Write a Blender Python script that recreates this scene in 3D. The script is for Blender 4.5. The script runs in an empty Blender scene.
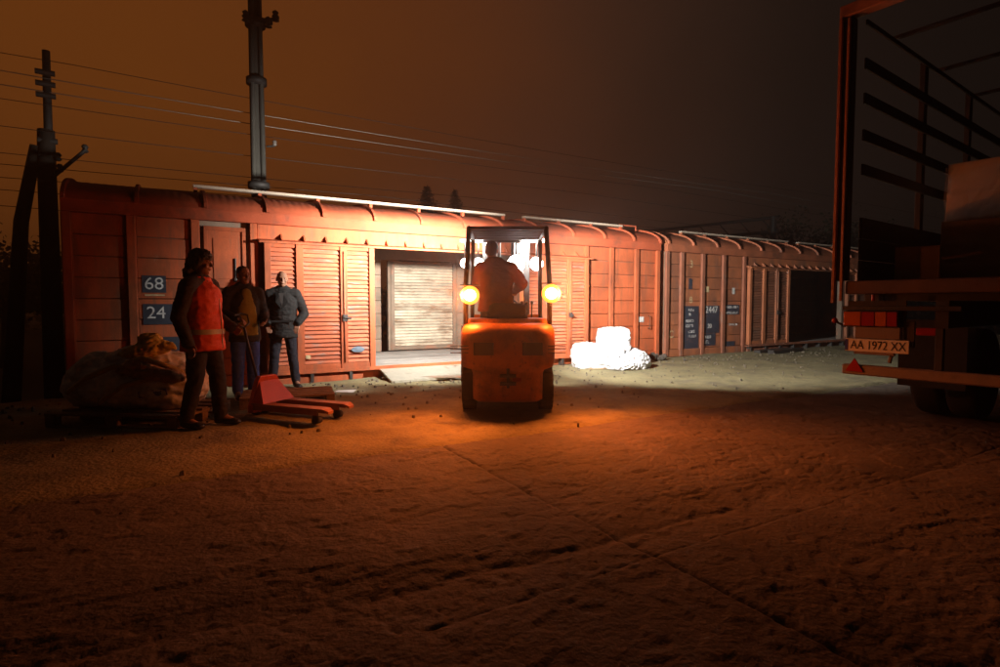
import bpy, bmesh, math, random
import numpy as np
from mathutils import Vector, Matrix, Euler, noise as mnoise

random.seed(7)
rng = np.random.default_rng(7)
PI = math.pi
scene = bpy.context.scene
COL = scene.collection

# ------------------------------------------------------------------ camera
cam = bpy.data.cameras.new('camera')
cam.sensor_width = 36.0
cam.lens = 20.16
cam.clip_start = 0.05
cam.clip_end = 2000.0
camo = bpy.data.objects.new('camera', cam)
COL.objects.link(camo)
camo.location = (0.0, 0.0, 1.27)
camo.rotation_euler = (math.radians(90 - 3.02), 0, 0)
scene.camera = camo

# ------------------------------------------------------------------ night sky (town glow on low cloud)
world = bpy.data.worlds.new('World')
scene.world = world
world.use_nodes = True
wn, wl = world.node_tree.nodes, world.node_tree.links
wn.clear()
w_out = wn.new('ShaderNodeOutputWorld')
w_bg = wn.new('ShaderNodeBackground')
w_tc = wn.new('ShaderNodeTexCoord')
w_nrm = wn.new('ShaderNodeVectorMath'); w_nrm.operation = 'NORMALIZE'
w_dot = wn.new('ShaderNodeVectorMath'); w_dot.operation = 'DOT_PRODUCT'
gd = Vector((-0.80, 1.0, 0.26)).normalized()
w_dot.inputs[1].default_value = gd
w_ramp = wn.new('ShaderNodeValToRGB')
cr = w_ramp.color_ramp
cr.interpolation = 'B_SPLINE'
while len(cr.elements) < 6:
    cr.elements.new(0.5)
for e, (p, c) in zip(cr.elements, [
        (0.00, (0.003, 0.002, 0.0015)), (0.44, (0.0085, 0.0052, 0.0038)), (0.60, (0.021, 0.0108, 0.0070)),
        (0.76, (0.050, 0.0180, 0.0085)), (0.90, (0.083, 0.0222, 0.0058)), (1.00, (0.115, 0.0315, 0.0044))]):
    e.position = p
    e.color = (*c, 1)
w_noise = wn.new('ShaderNodeTexNoise')
w_noise.inputs['Scale'].default_value = 1.7
w_noise.inputs['Detail'].default_value = 4
w_add = wn.new('ShaderNodeMath'); w_add.operation = 'MULTIPLY_ADD'
w_add.inputs[1].default_value = 0.26
w_add.inputs[2].default_value = -0.13
w_sum = wn.new('ShaderNodeMath'); w_sum.operation = 'ADD'
wl.new(w_tc.outputs['Generated'], w_nrm.inputs[0])
wl.new(w_nrm.outputs[0], w_dot.inputs[0])
wl.new(w_nrm.outputs[0], w_noise.inputs['Vector'])
wl.new(w_noise.outputs['Fac'], w_add.inputs[0])
wl.new(w_add.outputs[0], w_sum.inputs[0])
wl.new(w_dot.outputs['Value'], w_sum.inputs[1])
wl.new(w_sum.outputs[0], w_ramp.inputs['Fac'])
wl.new(w_ramp.outputs['Color'], w_bg.inputs['Color'])
w_bg.inputs['Strength'].default_value = 1.2
wl.new(w_bg.outputs[0], w_out.inputs['Surface'])

vs = scene.view_settings
vs.view_transform = 'Standard'
vs.look = 'None'
vs.exposure = 0.0
vs.gamma = 1.0
vs.use_curve_mapping = False
scene.cycles.max_bounces = 6
scene.cycles.use_denoising = True
scene.cycles.sample_clamp_indirect = 4.0

# lamp powers (the lamps themselves are built on the fork lift below)
WHITE_W = 2300.0
AMBER_W = 385.0

# ------------------------------------------------------------------ helpers
class MB:
    """collects vertices and faces, builds one mesh object"""
    def __init__(s):
        s.v, s.f = [], []

    def add(s, vs_, fs_):
        b = len(s.v)
        s.v += [tuple(v) for v in vs_]
        s.f += [tuple(b + i for i in f) for f in fs_]
        return s

    def box(s, x0, x1, y0, y1, z0, z1, M=None):
        vv = [Vector((x, y, z)) for z in (z0, z1) for y in (y0, y1) for x in (x0, x1)]
        if M is not None:
            vv = [M @ v for v in vv]
        return s.add(vv, [(0, 2, 3, 1), (4, 5, 7, 6), (0, 1, 5, 4), (2, 6, 7, 3), (0, 4, 6, 2), (1, 3, 7, 5)])

    def tube(s, pts, r, seg=8, cap=True):
        pts = [Vector(p) for p in pts]
        n = len(pts)
        rr = r if isinstance(r, (list, tuple)) else [r] * n
        ref = Vector((0, 0, 1))
        rings = []
        for i, p in enumerate(pts):
            d = (pts[min(i + 1, n - 1)] - pts[max(i - 1, 0)])
            d = d.normalized() if d.length > 1e-9 else Vector((0, 0, 1))
            a = d.cross(ref)
            if a.length < 1e-3:
                a = d.cross(Vector((1, 0, 0)))
            a.normalize()
            b = d.cross(a).normalized()
            rings.append([p + (a * math.cos(2 * PI * k / seg) + b * math.sin(2 * PI * k / seg)) * rr[i] for k in range(seg)])
        return s.loft(rings, cap)

    def loft(s, rings, cap=True, closed=True):
        seg = len(rings[0])
        vv = [p for r_ in rings for p in r_]
        ff = []
        for i in range(len(rings) - 1):
            for k in range(seg if closed else seg - 1):
                a, b = i * seg + k, i * seg + (k + 1) % seg
                ff.append((a, b, b + seg, a + seg))
        if cap:
            ff.append(tuple(range(seg - 1, -1, -1)))
            ff.append(tuple((len(rings) - 1) * seg + k for k in range(seg)))
        return s.add(vv, ff)

    def lathe(s, prof, M=None, seg=24):
        """prof: (radius, height along local x)"""
        rings = []
        for r_, h in prof:
            ring = [Vector((h, r_ * math.cos(2 * PI * k / seg), r_ * math.sin(2 * PI * k / seg))) for k in range(seg)]
            rings.append([M @ p for p in ring] if M is not None else ring)
        return s.loft(rings, True)

    def capsule(s, p0, p1, r0, r1, seg=14, flat=None):
        p0, p1 = Vector(p0), Vector(p1)
        d = p1 - p0
        L = d.length
        d = d / L if L > 1e-6 else Vector((0, 0, 1))
        ref = Vector((0, 1, 0)) if abs(d.y) < 0.9 else Vector((1, 0, 0))
        a = d.cross(ref).normalized()
        b = d.cross(a).normalized()
        fa, fb = flat if flat else (1, 1)
        rings = []
        for t in (-80, -55, -28, 0):
            q = math.radians(t)
            rings.append([p0 + d * math.sin(q) * r0 + (a * math.cos(2 * PI * k / seg) * fa + b * math.sin(2 * PI * k / seg) * fb) * math.cos(q) * r0 for k in range(seg)])
        for t in (0, 28, 55, 80):
            q = math.radians(t)
            rings.append([p1 + d * math.sin(q) * r1 + (a * math.cos(2 * PI * k / seg) * fa + b * math.sin(2 * PI * k / seg) * fb) * math.cos(q) * r1 for k in range(seg)])
        return s.loft(rings, True)

    def frus(s, p0, p1, r0, r1, flat, seg=24):
        p0, p1 = Vector(p0), Vector(p1)
        rings = []
        for f in (0, 0.33, 0.66, 1):
            c, r = p0.lerp(p1, f), r0 + (r1 - r0) * f
            rings.append([c + Vector((math.cos(2 * PI * k / seg) * r * flat[0], math.sin(2 * PI * k / seg) * r * flat[1], 0)) for k in range(seg)])
        return s.loft(rings, True)

    def ell(s, c, r, rot=None, seg=16, n=10):
        c = Vector(c)
        R = Euler(rot).to_matrix() if rot else Matrix.Identity(3)
        rings = []
        for i in range(n + 1):
            q = -PI / 2 + PI * (i + 0.15 * (1 if i == 0 else -1 if i == n else 0)) / n
            rings.append([c + R @ Vector((r[0] * math.cos(q) * math.cos(2 * PI * k / seg), r[1] * math.cos(q) * math.sin(2 * PI * k / seg), r[2] * math.sin(q))) for k in range(seg)])
        return s.loft(rings, True)

    def mesh(s, name, smooth=False):
        me = bpy.data.meshes.new(name)
        me.from_pydata(s.v, [], s.f)
        bm = bmesh.new(); bm.from_mesh(me)
        bmesh.ops.recalc_face_normals(bm, faces=bm.faces)
        bm.to_mesh(me); bm.free()
        if smooth:
            me.polygons.foreach_set('use_smooth', [True] * len(me.polygons))
        me.update()
        return me

    def build(s, name, material, parent=None, smooth=False, loc=(0, 0, 0), rot=(0, 0, 0), bevel=0.0):
        me = s.mesh(name, smooth)
        if bevel:
            bm = bmesh.new(); bm.from_mesh(me)
            es = [e for e in bm.edges if e.is_manifold and e.calc_face_angle(0) > 0.6]
            bmesh.ops.bevel(bm, geom=es, offset=bevel, segments=2, affect='EDGES', profile=0.6, clamp_overlap=True)
            bm.to_mesh(me); bm.free()
        return link(name, me, material, parent, loc, rot)


def link(name, me, material, parent=None, loc=(0, 0, 0), rot=(0, 0, 0)):
    if material is not None and not me.materials:
        me.materials.append(material)
    o = bpy.data.objects.new(name, me)
    COL.objects.link(o)
    o.parent = parent
    o.location = loc
    o.rotation_euler = rot
    return o


def tag(o, label=None, cat=None, group=None, kind=None):
    if label: o['label'] = label
    if cat: o['category'] = cat
    if group: o['group'] = group
    if kind: o['kind'] = kind
    return o


def thing(name, label, cat, loc=(0, 0, 0), rotz=0.0, group=None):
    o = bpy.data.objects.new(name, None)
    o.empty_display_size = 0.2
    COL.objects.link(o)
    o.location = loc
    o.rotation_euler = (0, 0, rotz)
    return tag(o, label, cat, group)


_bc = {}
def box_mesh(sx, sy, sz, material, bev=0.0, name='piece'):
    key = (round(sx, 3), round(sy, 3), round(sz, 3), material.name, bev)
    if key in _bc:
        return _bc[key]
    bm = bmesh.new()
    bmesh.ops.create_cube(bm, size=1.0)
    bmesh.ops.scale(bm, vec=(sx, sy, sz), verts=bm.verts)
    if bev:
        bmesh.ops.bevel(bm, geom=list(bm.edges), offset=bev, segments=1, affect='EDGES')
    me = bpy.data.meshes.new(name)
    bm.to_mesh(me); bm.free()
    me.materials.append(material)
    _bc[key] = me
    return me


def bx(name, x0, x1, y0, y1, z0, z1, material, parent=None, bev=0.006, rot=(0, 0, 0)):
    me = box_mesh(abs(x1 - x0), abs(y1 - y0), abs(z1 - z0), material, bev, name)
    return link(name, me, None, parent, ((x0 + x1) / 2, (y0 + y1) / 2, (z0 + z1) / 2), rot)


def text_mesh(body, size, material, depth=0.001, name='lettering'):
    cu = bpy.data.curves.new(name, 'FONT')
    cu.body = body
    cu.size = size
    cu.extrude = depth
    cu.align_x = 'CENTER'
    cu.align_y = 'CENTER'
    ob = bpy.data.objects.new(name, cu)
    COL.objects.link(ob)
    dg = bpy.context.evaluated_depsgraph_get()
    me = bpy.data.meshes.new_from_object(ob.evaluated_get(dg))
    bpy.data.objects.remove(ob)
    me.materials.clear()
    me.materials.append(material)
    return me


def blob(mb, name, material, parent=None, voxel=0.012, smooth=4, fold=0.0, fscale=8.0, stretch=(1, 1, 1), seed=0.0):
    """one continuous surface grown over overlapping volumes"""
    me = mb.mesh(name)
    o = bpy.data.objects.new(name, me)
    COL.objects.link(o)
    m = o.modifiers.new('r', 'REMESH'); m.mode = 'VOXEL'; m.voxel_size = voxel
    m2 = o.modifiers.new('s', 'SMOOTH'); m2.factor = 0.5; m2.iterations = smooth
    dg = bpy.context.evaluated_depsgraph_get()
    me2 = bpy.data.meshes.new_from_object(o.evaluated_get(dg))
    bpy.data.objects.remove(o)
    if fold:
        no = [v.normal.copy() for v in me2.vertices]
        for v, n in zip(me2.vertices, no):
            p = Vector((v.co.x * stretch[0], v.co.y * stretch[1], v.co.z * stretch[2])) * fscale + Vector((seed, seed * 1.7, -seed))
            a = mnoise.noise(p)
            b = 1 - 2 * abs(mnoise.noise(p * 1.9 + Vector((3, 1, 7))))
            v.co += n * fold * (0.6 * a + 0.5 * b)
    me2.polygons.foreach_set('use_smooth', [True] * len(me2.polygons))
    me2.name = name
    me2.materials.clear()
    return link(name, me2, material, parent)


# ------------------------------------------------------------------ materials
def mat(name, base, rough=0.75, var=0.22, scale=6.0, bump=0.15, bscale=60.0, metal=0.0, dirt=None,
        emit=None, rand=0.0, stretch=(1, 1, 1), spec=0.4, bdist=0.01):
    m = bpy.data.materials.new(name)
    m.use_nodes = True
    n, l = m.node_tree.nodes, m.node_tree.links
    bs = n['Principled BSDF']
    bs.inputs['Roughness'].default_value = rough
    bs.inputs['Metallic'].default_value = metal
    bs.inputs['Specular IOR Level'].default_value = spec
    if emit:
        bs.inputs['Base Color'].default_value = (*base, 1)
        bs.inputs['Emission Color'].default_value = (*emit[0], 1)
        bs.inputs['Emission Strength'].default_value = emit[1]
        return m
    g = n.new('ShaderNodeNewGeometry')
    mp = n.new('ShaderNodeMapping')
    mp.inputs['Scale'].default_value = stretch
    l.new(g.outputs['Position'], mp.inputs['Vector'])
    nz = n.new('ShaderNodeTexNoise')
    nz.inputs['Scale'].default_value = scale
    nz.inputs['Detail'].default_value = 6
    nz.inputs['Roughness'].default_value = 0.65
    l.new(mp.outputs[0], nz.inputs['Vector'])
    rp = n.new('ShaderNodeValToRGB')
    rp.color_ramp.elements[0].position = 0.3
    rp.color_ramp.elements[1].position = 0.7
    rp.color_ramp.elements[0].color = (*[max(0, c * (1 - var)) for c in base], 1)
    rp.color_ramp.elements[1].color = (*[min(1, c * (1 + var)) for c in base], 1)
    l.new(nz.outputs['Fac'], rp.inputs['Fac'])
    col = rp.outputs['Color']
    if rand:
        oi = n.new('ShaderNodeObjectInfo')
        mr = n.new('ShaderNodeMapRange')
        mr.inputs['To Min'].default_value = 1 - rand
        mr.inputs['To Max'].default_value = 1 + rand
        l.new(oi.outputs['Random'], mr.inputs['Value'])
        mx = n.new('ShaderNodeVectorMath'); mx.operation = 'SCALE'
        l.new(col, mx.inputs[0]); l.new(mr.outputs[0], mx.inputs['Scale'])
        col = mx.outputs[0]
    for d in (dirt or []):
        dc, dscale, lo, hi, dstr = d
        mp2 = n.new('ShaderNodeMapping'); mp2.inputs['Scale'].default_value = dstr
        l.new(g.outputs['Position'], mp2.inputs['Vector'])
        n2 = n.new('ShaderNodeTexNoise')
        n2.inputs['Scale'].default_value = dscale
        n2.inputs['Detail'].default_value = 8
        n2.inputs['Roughness'].default_value = 0.7
        l.new(mp2.outputs[0], n2.inputs['Vector'])
        r2 = n.new('ShaderNodeMapRange')
        r2.inputs['From Min'].default_value = lo
        r2.inputs['From Max'].default_value = hi
        l.new(n2.outputs['Fac'], r2.inputs['Value'])
        mi = n.new('ShaderNodeMix'); mi.data_type = 'RGBA'
        l.new(r2.outputs[0], mi.inputs['Factor'])
        l.new(col, mi.inputs['A'])
        mi.inputs['B'].default_value = (*dc, 1)
        col = mi.outputs['Result']
    l.new(col, bs.inputs['Base Color'])
    if bump:
        n3 = n.new('ShaderNodeTexNoise')
        n3.inputs['Scale'].default_value = bscale
        n3.inputs['Detail'].default_value = 5
        l.new(mp.outputs[0], n3.inputs['Vector'])
        bp = n.new('ShaderNodeBump')
        bp.inputs['Strength'].default_value = bump
        bp.inputs['Distance'].default_value = bdist
        l.new(n3.outputs['Fac'], bp.inputs['Height'])
        l.new(bp.outputs[0], bs.inputs['Normal'])
    return m


V1 = (1, 1, 1)
M_PAINT = mat('oxide_red_paint', (0.43, 0.102, 0.040), 0.75, 0.16, 3.0, 0.2, 45, spec=0.2, rand=0.09, dirt=[
    ((0.15, 0.05, 0.028), 2.2, 0.47, 0.74, (1, 1, 0.35)), ((0.20, 0.085, 0.05), 12.0, 0.50, 0.72, (1, 1, 0.10)), ((0.42, 0.20, 0.13), 9.0, 0.66, 0.76, (1, 1, 0.5)),
    ((0.07, 0.04, 0.03), 14.0, 0.66, 0.74, (1, 1, 0.25))])
M_PAINT2 = mat('brown_red_paint', (0.35, 0.118, 0.052), 0.66, 0.2, 3.0, 0.25, 45, rand=0.12, dirt=[
    ((0.10, 0.06, 0.05), 2.0, 0.46, 0.72, (1, 1, 0.3)), ((0.30, 0.24, 0.22), 7.0, 0.62, 0.75, (1, 1, 0.35)),
    ((0.05, 0.035, 0.03), 11.0, 0.62, 0.74, (1, 1, 0.25))])
M_POST2 = mat('worn_post_paint', (0.26, 0.095, 0.055), 0.75, 0.2, 4.0, 0.25, 45, dirt=[((0.20, 0.15, 0.12), 5.0, 0.54, 0.74, (1, 1, 0.4))])
M_ROOF = mat('roof_paint', (0.40, 0.086, 0.038), 0.78, 0.18, 2.5, 0.2, 40, spec=0.2, dirt=[((0.14, 0.06, 0.04), 3.0, 0.52, 0.75, V1)])
M_SLAT = mat('louvre_paint', (0.45, 0.122, 0.060), 0.75, 0.15, 4.0, 0.15, 60, spec=0.2, rand=0.17, dirt=[
    ((0.19, 0.075, 0.045), 5.0, 0.48, 0.70, (0.3, 0.3, 1)), ((0.27, 0.17, 0.14), 8.0, 0.54, 0.66, (0.4, 0.4, 1.5)), ((0.10, 0.055, 0.04), 16.0, 0.58, 0.70, (0.25, 0.25, 1.2))])
M_GALV = mat('dull_galvanised_slat', (0.52, 0.46, 0.36), 0.55, 0.2, 5.0, 0.2, 40, metal=0.3, rand=0.14, dirt=[
    ((0.20, 0.12, 0.07), 4.0, 0.50, 0.7, (0.4, 0.4, 1.2))])
M_RAILPALE = mat('pale_roof_rail', (0.40, 0.33, 0.26), 0.5, 0.12, 5, 0.1, 60)
M_OLDWOOD = mat('old_board', (0.20, 0.15, 0.11), 0.8, 0.3, 3.0, 0.3, 30, rand=0.2, stretch=(1, 1, 1), dirt=[((0.30, 0.12, 0.07), 4.0, 0.5, 0.7, V1)])
M_FLOORWOOD = mat('wagon_floor_board', (0.30, 0.28, 0.26), 0.8, 0.2, 3.0, 0.3, 30, rand=0.15)
M_DARKSTEEL = mat('dark_steel', (0.035, 0.032, 0.03), 0.6, 0.3, 8, 0.15, 50)
M_RUSTSTEEL = mat('rusty_steel', (0.12, 0.05, 0.028), 0.75, 0.3, 8, 0.25, 50)
M_BLACKRUB = mat('black_rubber', (0.018, 0.017, 0.016), 0.85, 0.3, 12, 0.3, 60)
M_STENCIL = mat('stencil_dark_blue', (0.030, 0.036, 0.055), 0.7, 0.25, 6, 0.1, 60, dirt=[((0.16, 0.09, 0.07), 8.0, 0.58, 0.75, V1)])
M_WHITEP = mat('stencil_white', (0.62, 0.62, 0.62), 0.7, 0.2, 15, 0.0, 60, dirt=[((0.2, 0.16, 0.15), 30.0, 0.52, 0.7, V1)])
M_BLUEP = mat('blue_paint_mark', (0.11, 0.15, 0.20), 0.7, 0.3, 12, 0.1, 60)
M_YELP = mat('cream_paint_mark', (0.55, 0.42, 0.24), 0.7, 0.3, 12, 0.1, 60)
M_CONC = mat('weathered_concrete', (0.115, 0.090, 0.070), 0.82, 0.3, 1.7, 0.45, 40, bdist=0.02, dirt=[
    ((0.05, 0.04, 0.033), 1.1, 0.48, 0.72, V1), ((0.07, 0.055, 0.045), 9.0, 0.52, 0.68, V1), ((0.15, 0.12, 0.10), 22.0, 0.60, 0.74, V1)])
M_DIRT = mat('packed_dirt', (0.215, 0.188, 0.098), 0.95, 0.25, 1.3, 0.8, 30, bdist=0.02, dirt=[
    ((0.09, 0.075, 0.055), 1.6, 0.50, 0.70, V1), ((0.12, 0.10, 0.07), 11.0, 0.52, 0.70, V1), ((0.30, 0.26, 0.2), 30.0, 0.60, 0.74, V1)])
M_BALLAST = mat('ballast_soil', (0.07, 0.06, 0.05), 0.95, 0.3, 3, 0.6, 25)
M_POLE = mat('pole_concrete', (0.065, 0.062, 0.052), 0.85, 0.25, 3, 0.4, 30, stretch=(1, 1, 0.2), dirt=[((0.05, 0.045, 0.04), 5.0, 0.45, 0.7, (1, 1, 0.15))])
M_POLEWOOD = mat('pole_tarred_wood', (0.035, 0.026, 0.02), 0.85, 0.3, 5, 0.3, 30, stretch=(1, 1, 0.2))
M_WIRE = mat('overhead_wire', (0.30, 0.28, 0.25), 0.45, 0.1, 3, 0.0, 3, metal=0.6)  # paler copy: lamp light on these wires is put into the colour
M_WIREDARK = mat('unlit_wire', (0.03, 0.025, 0.02), 0.6, 0.1, 3, 0.0, 3)  # dark copy for wires without lamp light, shade put into the colour
M_CERAMIC = mat('insulator', (0.20, 0.17, 0.15), 0.25, 0.1, 3, 0.0, 3, spec=0.6)
M_LEAF = mat('conifer_needles', (0.030, 0.042, 0.022), 0.8, 0.3, 1.5, 0.0)
M_LEAF2 = mat('dark_foliage', (0.035, 0.04, 0.02), 0.8, 0.3, 0.6, 0.0)
M_BARK = mat('bark', (0.05, 0.035, 0.025), 0.9, 0.3, 6, 0.4, 30)
M_ORANGE = mat('orange_machine_paint', (0.42, 0.125, 0.018), 0.5, 0.14, 4, 0.08, 80, spec=0.5, dirt=[((0.10, 0.045, 0.02), 3.2, 0.48, 0.72, V1), ((0.05, 0.03, 0.02), 16.0, 0.58, 0.70, V1), ((0.035, 0.025, 0.02), 7.0, 0.56, 0.72, (1, 1, 0.3))])
M_BLACKP = mat('black_machine_paint', (0.022, 0.020, 0.019), 0.5, 0.25, 6, 0.1, 60)
M_CHROME = mat('worked_steel', (0.5, 0.48, 0.45), 0.3, 0.1, 5, 0.05, 60, metal=0.8)
M_SEAT = mat('black_vinyl', (0.01, 0.009, 0.009), 0.7, 0.2, 8, 0.15, 80)
M_REDLENS = mat('red_lens', (0.30, 0.014, 0.010), 0.2, 0.1, 20, 0.0, spec=0.6)
M_AMBERLENS = mat('amber_lens', (0.45, 0.10, 0.010), 0.2, 0.1, 20, 0.0, spec=0.6)
M_LAMPW = mat('lit_work_lamp', (0.9, 0.9, 0.9), 0.3, emit=((1.0, 0.95, 0.93), 22.0))
M_LAMPA = mat('lit_amber_lamp', (0.9, 0.6, 0.3), 0.3, emit=((1.0, 0.36, 0.04), 2.2))
M_LAMPB = mat('lit_amber_bulb', (0.9, 0.7, 0.4), 0.3, emit=((1.0, 0.72, 0.30), 14.0))
M_JACK = mat('hand_truck_red_orange', (0.60, 0.075, 0.012), 0.42, 0.12, 5, 0.05, 70, dirt=[((0.18, 0.05, 0.02), 6.0, 0.58, 0.75, V1)])
M_PALLET = mat('pallet_wood', (0.26, 0.17, 0.10), 0.85, 0.3, 3, 0.35, 30, rand=0.22, dirt=[((0.10, 0.075, 0.055), 5, 0.52, 0.72, V1)])
M_BAG = mat('woven_sack', (0.78, 0.72, 0.62), 0.7, 0.18, 5, 0.4, 120, dirt=[((0.26, 0.22, 0.18), 4.0, 0.52, 0.75, V1)])
M_BAGY = mat('yellow_sack', (0.72, 0.52, 0.10), 0.6, 0.2, 6, 0.3, 110, dirt=[((0.20, 0.12, 0.05), 6.0, 0.52, 0.75, V1)])
M_STRAP = mat('sack_strap', (0.45, 0.30, 0.10), 0.7, 0.2, 9, 0.3, 120)
M_LILAC = mat('lilac_print', (0.20, 0.19, 0.36), 0.7, 0.2, 9, 0.3, 120)
M_WHITE = mat('white_plastic_sheet', (0.60, 0.62, 0.66), 0.4, 0.08, 6, 0.3, 30)
M_PAPER = mat('paper', (0.75, 0.75, 0.73), 0.7, 0.08, 9, 0.1, 60)
M_CARD = mat('carton', (0.46, 0.29, 0.16), 0.75, 0.18, 3, 0.1, 60, rand=0.12)
M_CARDL = mat('printed_carton', (0.46, 0.33, 0.22), 0.4, 0.2, 4, 0.15, 30, spec=0.6, dirt=[((0.22, 0.18, 0.17), 3.5, 0.54, 0.62, V1), ((0.50, 0.28, 0.06), 4.6, 0.60, 0.66, V1)])
M_TPAINT = mat('truck_frame_paint', (0.34, 0.13, 0.06), 0.55, 0.2, 5, 0.15, 60, dirt=[((0.07, 0.045, 0.035), 4.0, 0.5, 0.75, V1)])
M_TDARK = mat('truck_dark_frame', (0.030, 0.024, 0.022), 0.6, 0.3, 6, 0.15, 60)
M_TWOOD = mat('truck_floor_edge', (0.10, 0.055, 0.035), 0.75, 0.3, 4, 0.3, 40)
M_TBUMP = mat('bumper_grey', (0.21, 0.15, 0.12), 0.55, 0.18, 5, 0.15, 60, dirt=[((0.10, 0.07, 0.05), 5, 0.52, 0.72, V1)])
M_PLATE = mat('number_plate_white', (0.70, 0.66, 0.58), 0.4, 0.05, 8, 0.0)
M_PLATEBLUE = mat('number_plate_blue', (0.03, 0.05, 0.30), 0.4, 0.05, 8, 0.0)
M_BLACKTXT = mat('black_lettering', (0.015, 0.013, 0.012), 0.6, 0.05, 8, 0.0)
M_SKIN = mat('skin', (0.27, 0.135, 0.085), 0.5, 0.10, 12, 0.1, 90)
M_HAIR = mat('dark_hair', (0.018, 0.013, 0.010), 0.6, 0.3, 60, 0.5, 120)
M_HAIRG = mat('cropped_brown_hair', (0.05, 0.035, 0.025), 0.6, 0.3, 60, 0.4, 120)
M_EYE = mat('eye', (0.03, 0.02, 0.018), 0.2, 0.05, 8, 0.0)
M_HIVIS = mat('hi_vis_orange_cloth', (0.66, 0.065, 0.010), 0.65, 0.12, 5, 0.3, 90)
M_REFL = mat('reflective_band', (0.42, 0.38, 0.30), 0.35, 0.12, 9, 0.2, 90)
M_DKCLOTH = mat('dark_cloth', (0.020, 0.017, 0.017), 0.85, 0.25, 8, 0.3, 90)
M_BRCLOTH = mat('brown_work_cloth', (0.032, 0.025, 0.022), 0.85, 0.3, 6, 0.3, 90)
M_SUIT = mat('charcoal_jacket_cloth', (0.010, 0.010, 0.0105), 0.85, 0.2, 14, 0.3, 90)
M_NAVY = mat('navy_denim', (0.008, 0.0085, 0.016), 0.85, 0.2, 12, 0.3, 120)
M_JEANS = mat('blue_denim', (0.045, 0.085, 0.30), 0.85, 0.2, 10, 0.3, 120)
M_OLIVE = mat('olive_shirt_cloth', (0.26, 0.20, 0.03), 0.85, 0.25, 8, 0.3, 90)
M_CAMO = mat('olive_cap_cloth', (0.060, 0.060, 0.030), 0.85, 0.4, 18, 0.2, 90)
M_SHOE = mat('black_leather', (0.018, 0.016, 0.015), 0.45, 0.2, 10, 0.1, 80)
M_DRIVER = mat('maroon_work_jacket', (0.11, 0.030, 0.020), 0.85, 0.2, 7, 0.3, 90)

# ------------------------------------------------------------------ track frame: T along the wagons, N away from the yard
P0 = Vector((-3.45, 8.78, 0.0))
ANG = math.atan2(0.508, 0.861)
U = Vector((math.cos(ANG), math.sin(ANG), 0))
N = Vector((-math.sin(ANG), math.cos(ANG), 0))
def W(t, m, z=0.0):
    return P0 + U * t + N * m + Vector((0, 0, z))


# numpy value noise
_perm = rng.random((256, 256))
def vnoise(x, y):
    xi, yi = np.floor(x).astype(int), np.floor(y).astype(int)
    fx, fy = x - xi, y - yi
    fx, fy = fx * fx * (3 - 2 * fx), fy * fy * (3 - 2 * fy)
    g = lambda a, b: _perm[a & 255, b & 255]
    return (g(xi, yi) * (1 - fx) + g(xi + 1, yi) * fx) * (1 - fy) + (g(xi, yi + 1) * (1 - fx) + g(xi + 1, yi + 1) * fx) * fy
def fbm(x, y, o=4):
    s, a = 0, 0.5
    for _ in range(o):
        s = s + a * (vnoise(x, y) - 0.5)
        x, y, a = x * 2.03 + 11.3, y * 2.03 + 5.7, a * 0.5
    return s
_jx, _jy = rng.random((256, 256)), rng.random((256, 256))
def voro_edge(x, y):
    xi, yi = np.floor(x).astype(int), np.floor(y).astype(int)
    f1 = np.full(x.shape, 9.0); f2 = np.full(x.shape, 9.0)
    for dx in (-1, 0, 1):
        for dy in (-1, 0, 1):
            a, b = xi + dx, yi + dy
            d = np.hypot(a + _jx[a & 255, b & 255] - x, b + _jy[a & 255, b & 255] - y)
            f2 = np.where(d < f1, f1, np.minimum(f2, d)); f1 = np.minimum(f1, d)
    return f2 - f1
def voro_id(x, y):
    xi, yi = np.floor(x).astype(int), np.floor(y).astype(int)
    f1 = np.full(x.shape, 9.0); f2 = np.full(x.shape, 9.0)
    r1 = np.zeros(x.shape); ox = np.zeros(x.shape); oy = np.zeros(x.shape)
    for dx in (-1, 0, 1):
        for dy in (-1, 0, 1):
            a, b = xi + dx, yi + dy
            vx, vy = a + _jx[a & 255, b & 255] - x, b + _jy[a & 255, b & 255] - y
            d = np.hypot(vx, vy)
            near = d < f1
            r1 = np.where(near, _perm[a & 255, b & 255], r1); ox = np.where(near, vx, ox); oy = np.where(near, vy, oy)
            f2 = np.where(near, f1, np.minimum(f2, d)); f1 = np.minimum(f1, d)
    return f2 - f1, r1, ox, oy
def sstep(a, b, v):
    k = np.clip((v - a) / (b - a), 0, 1)
    return k * k * (3 - 2 * k)

def sheet(name, ts, ms, zf, material, parent=None):
    T, Mm = np.meshgrid(ts, ms)
    Z = zf(T, Mm)
    X = P0.x + U.x * T + N.x * Mm
    Y = P0.y + U.y * T + N.y * Mm
    v = np.stack([X, Y, Z], -1).reshape(-1, 3)
    nx, ny = len(ts), len(ms)
    i = (np.arange(ny - 1)[:, None] * nx + np.arange(nx - 1)[None, :]).ravel()
    f = np.stack([i, i + 1, i + nx + 1, i + nx], -1)
    me = bpy.data.meshes.new(name)
    me.vertices.add(len(v)); me.vertices.foreach_set('co', v.ravel())
    me.loops.add(f.size); me.loops.foreach_set('vertex_index', f.ravel())
    me.polygons.add(len(f)); me.polygons.foreach_set('loop_start', np.arange(0, f.size, 4))
    me.polygons.foreach_set('use_smooth', np.ones(len(f), bool))
    me.update(calc_edges=True); me.validate()
    return link(name, me, material, parent)

def graded(a, b, lo, hi, step, grow=1.25):
    """a..b with even steps between lo and hi and growing steps outside"""
    mid = list(np.arange(lo, hi + 1e-6, step))
    out, s, x = [], step, lo
    while x > a:
        s *= grow; x = max(a, x - s); out.append(x)
    out = out[::-1]
    s, x, hi_ = step, mid[-1], []
    while x < b:
        s *= grow; x = min(b, x + s); hi_.append(x)
    return np.array(out + mid + hi_)

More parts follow.
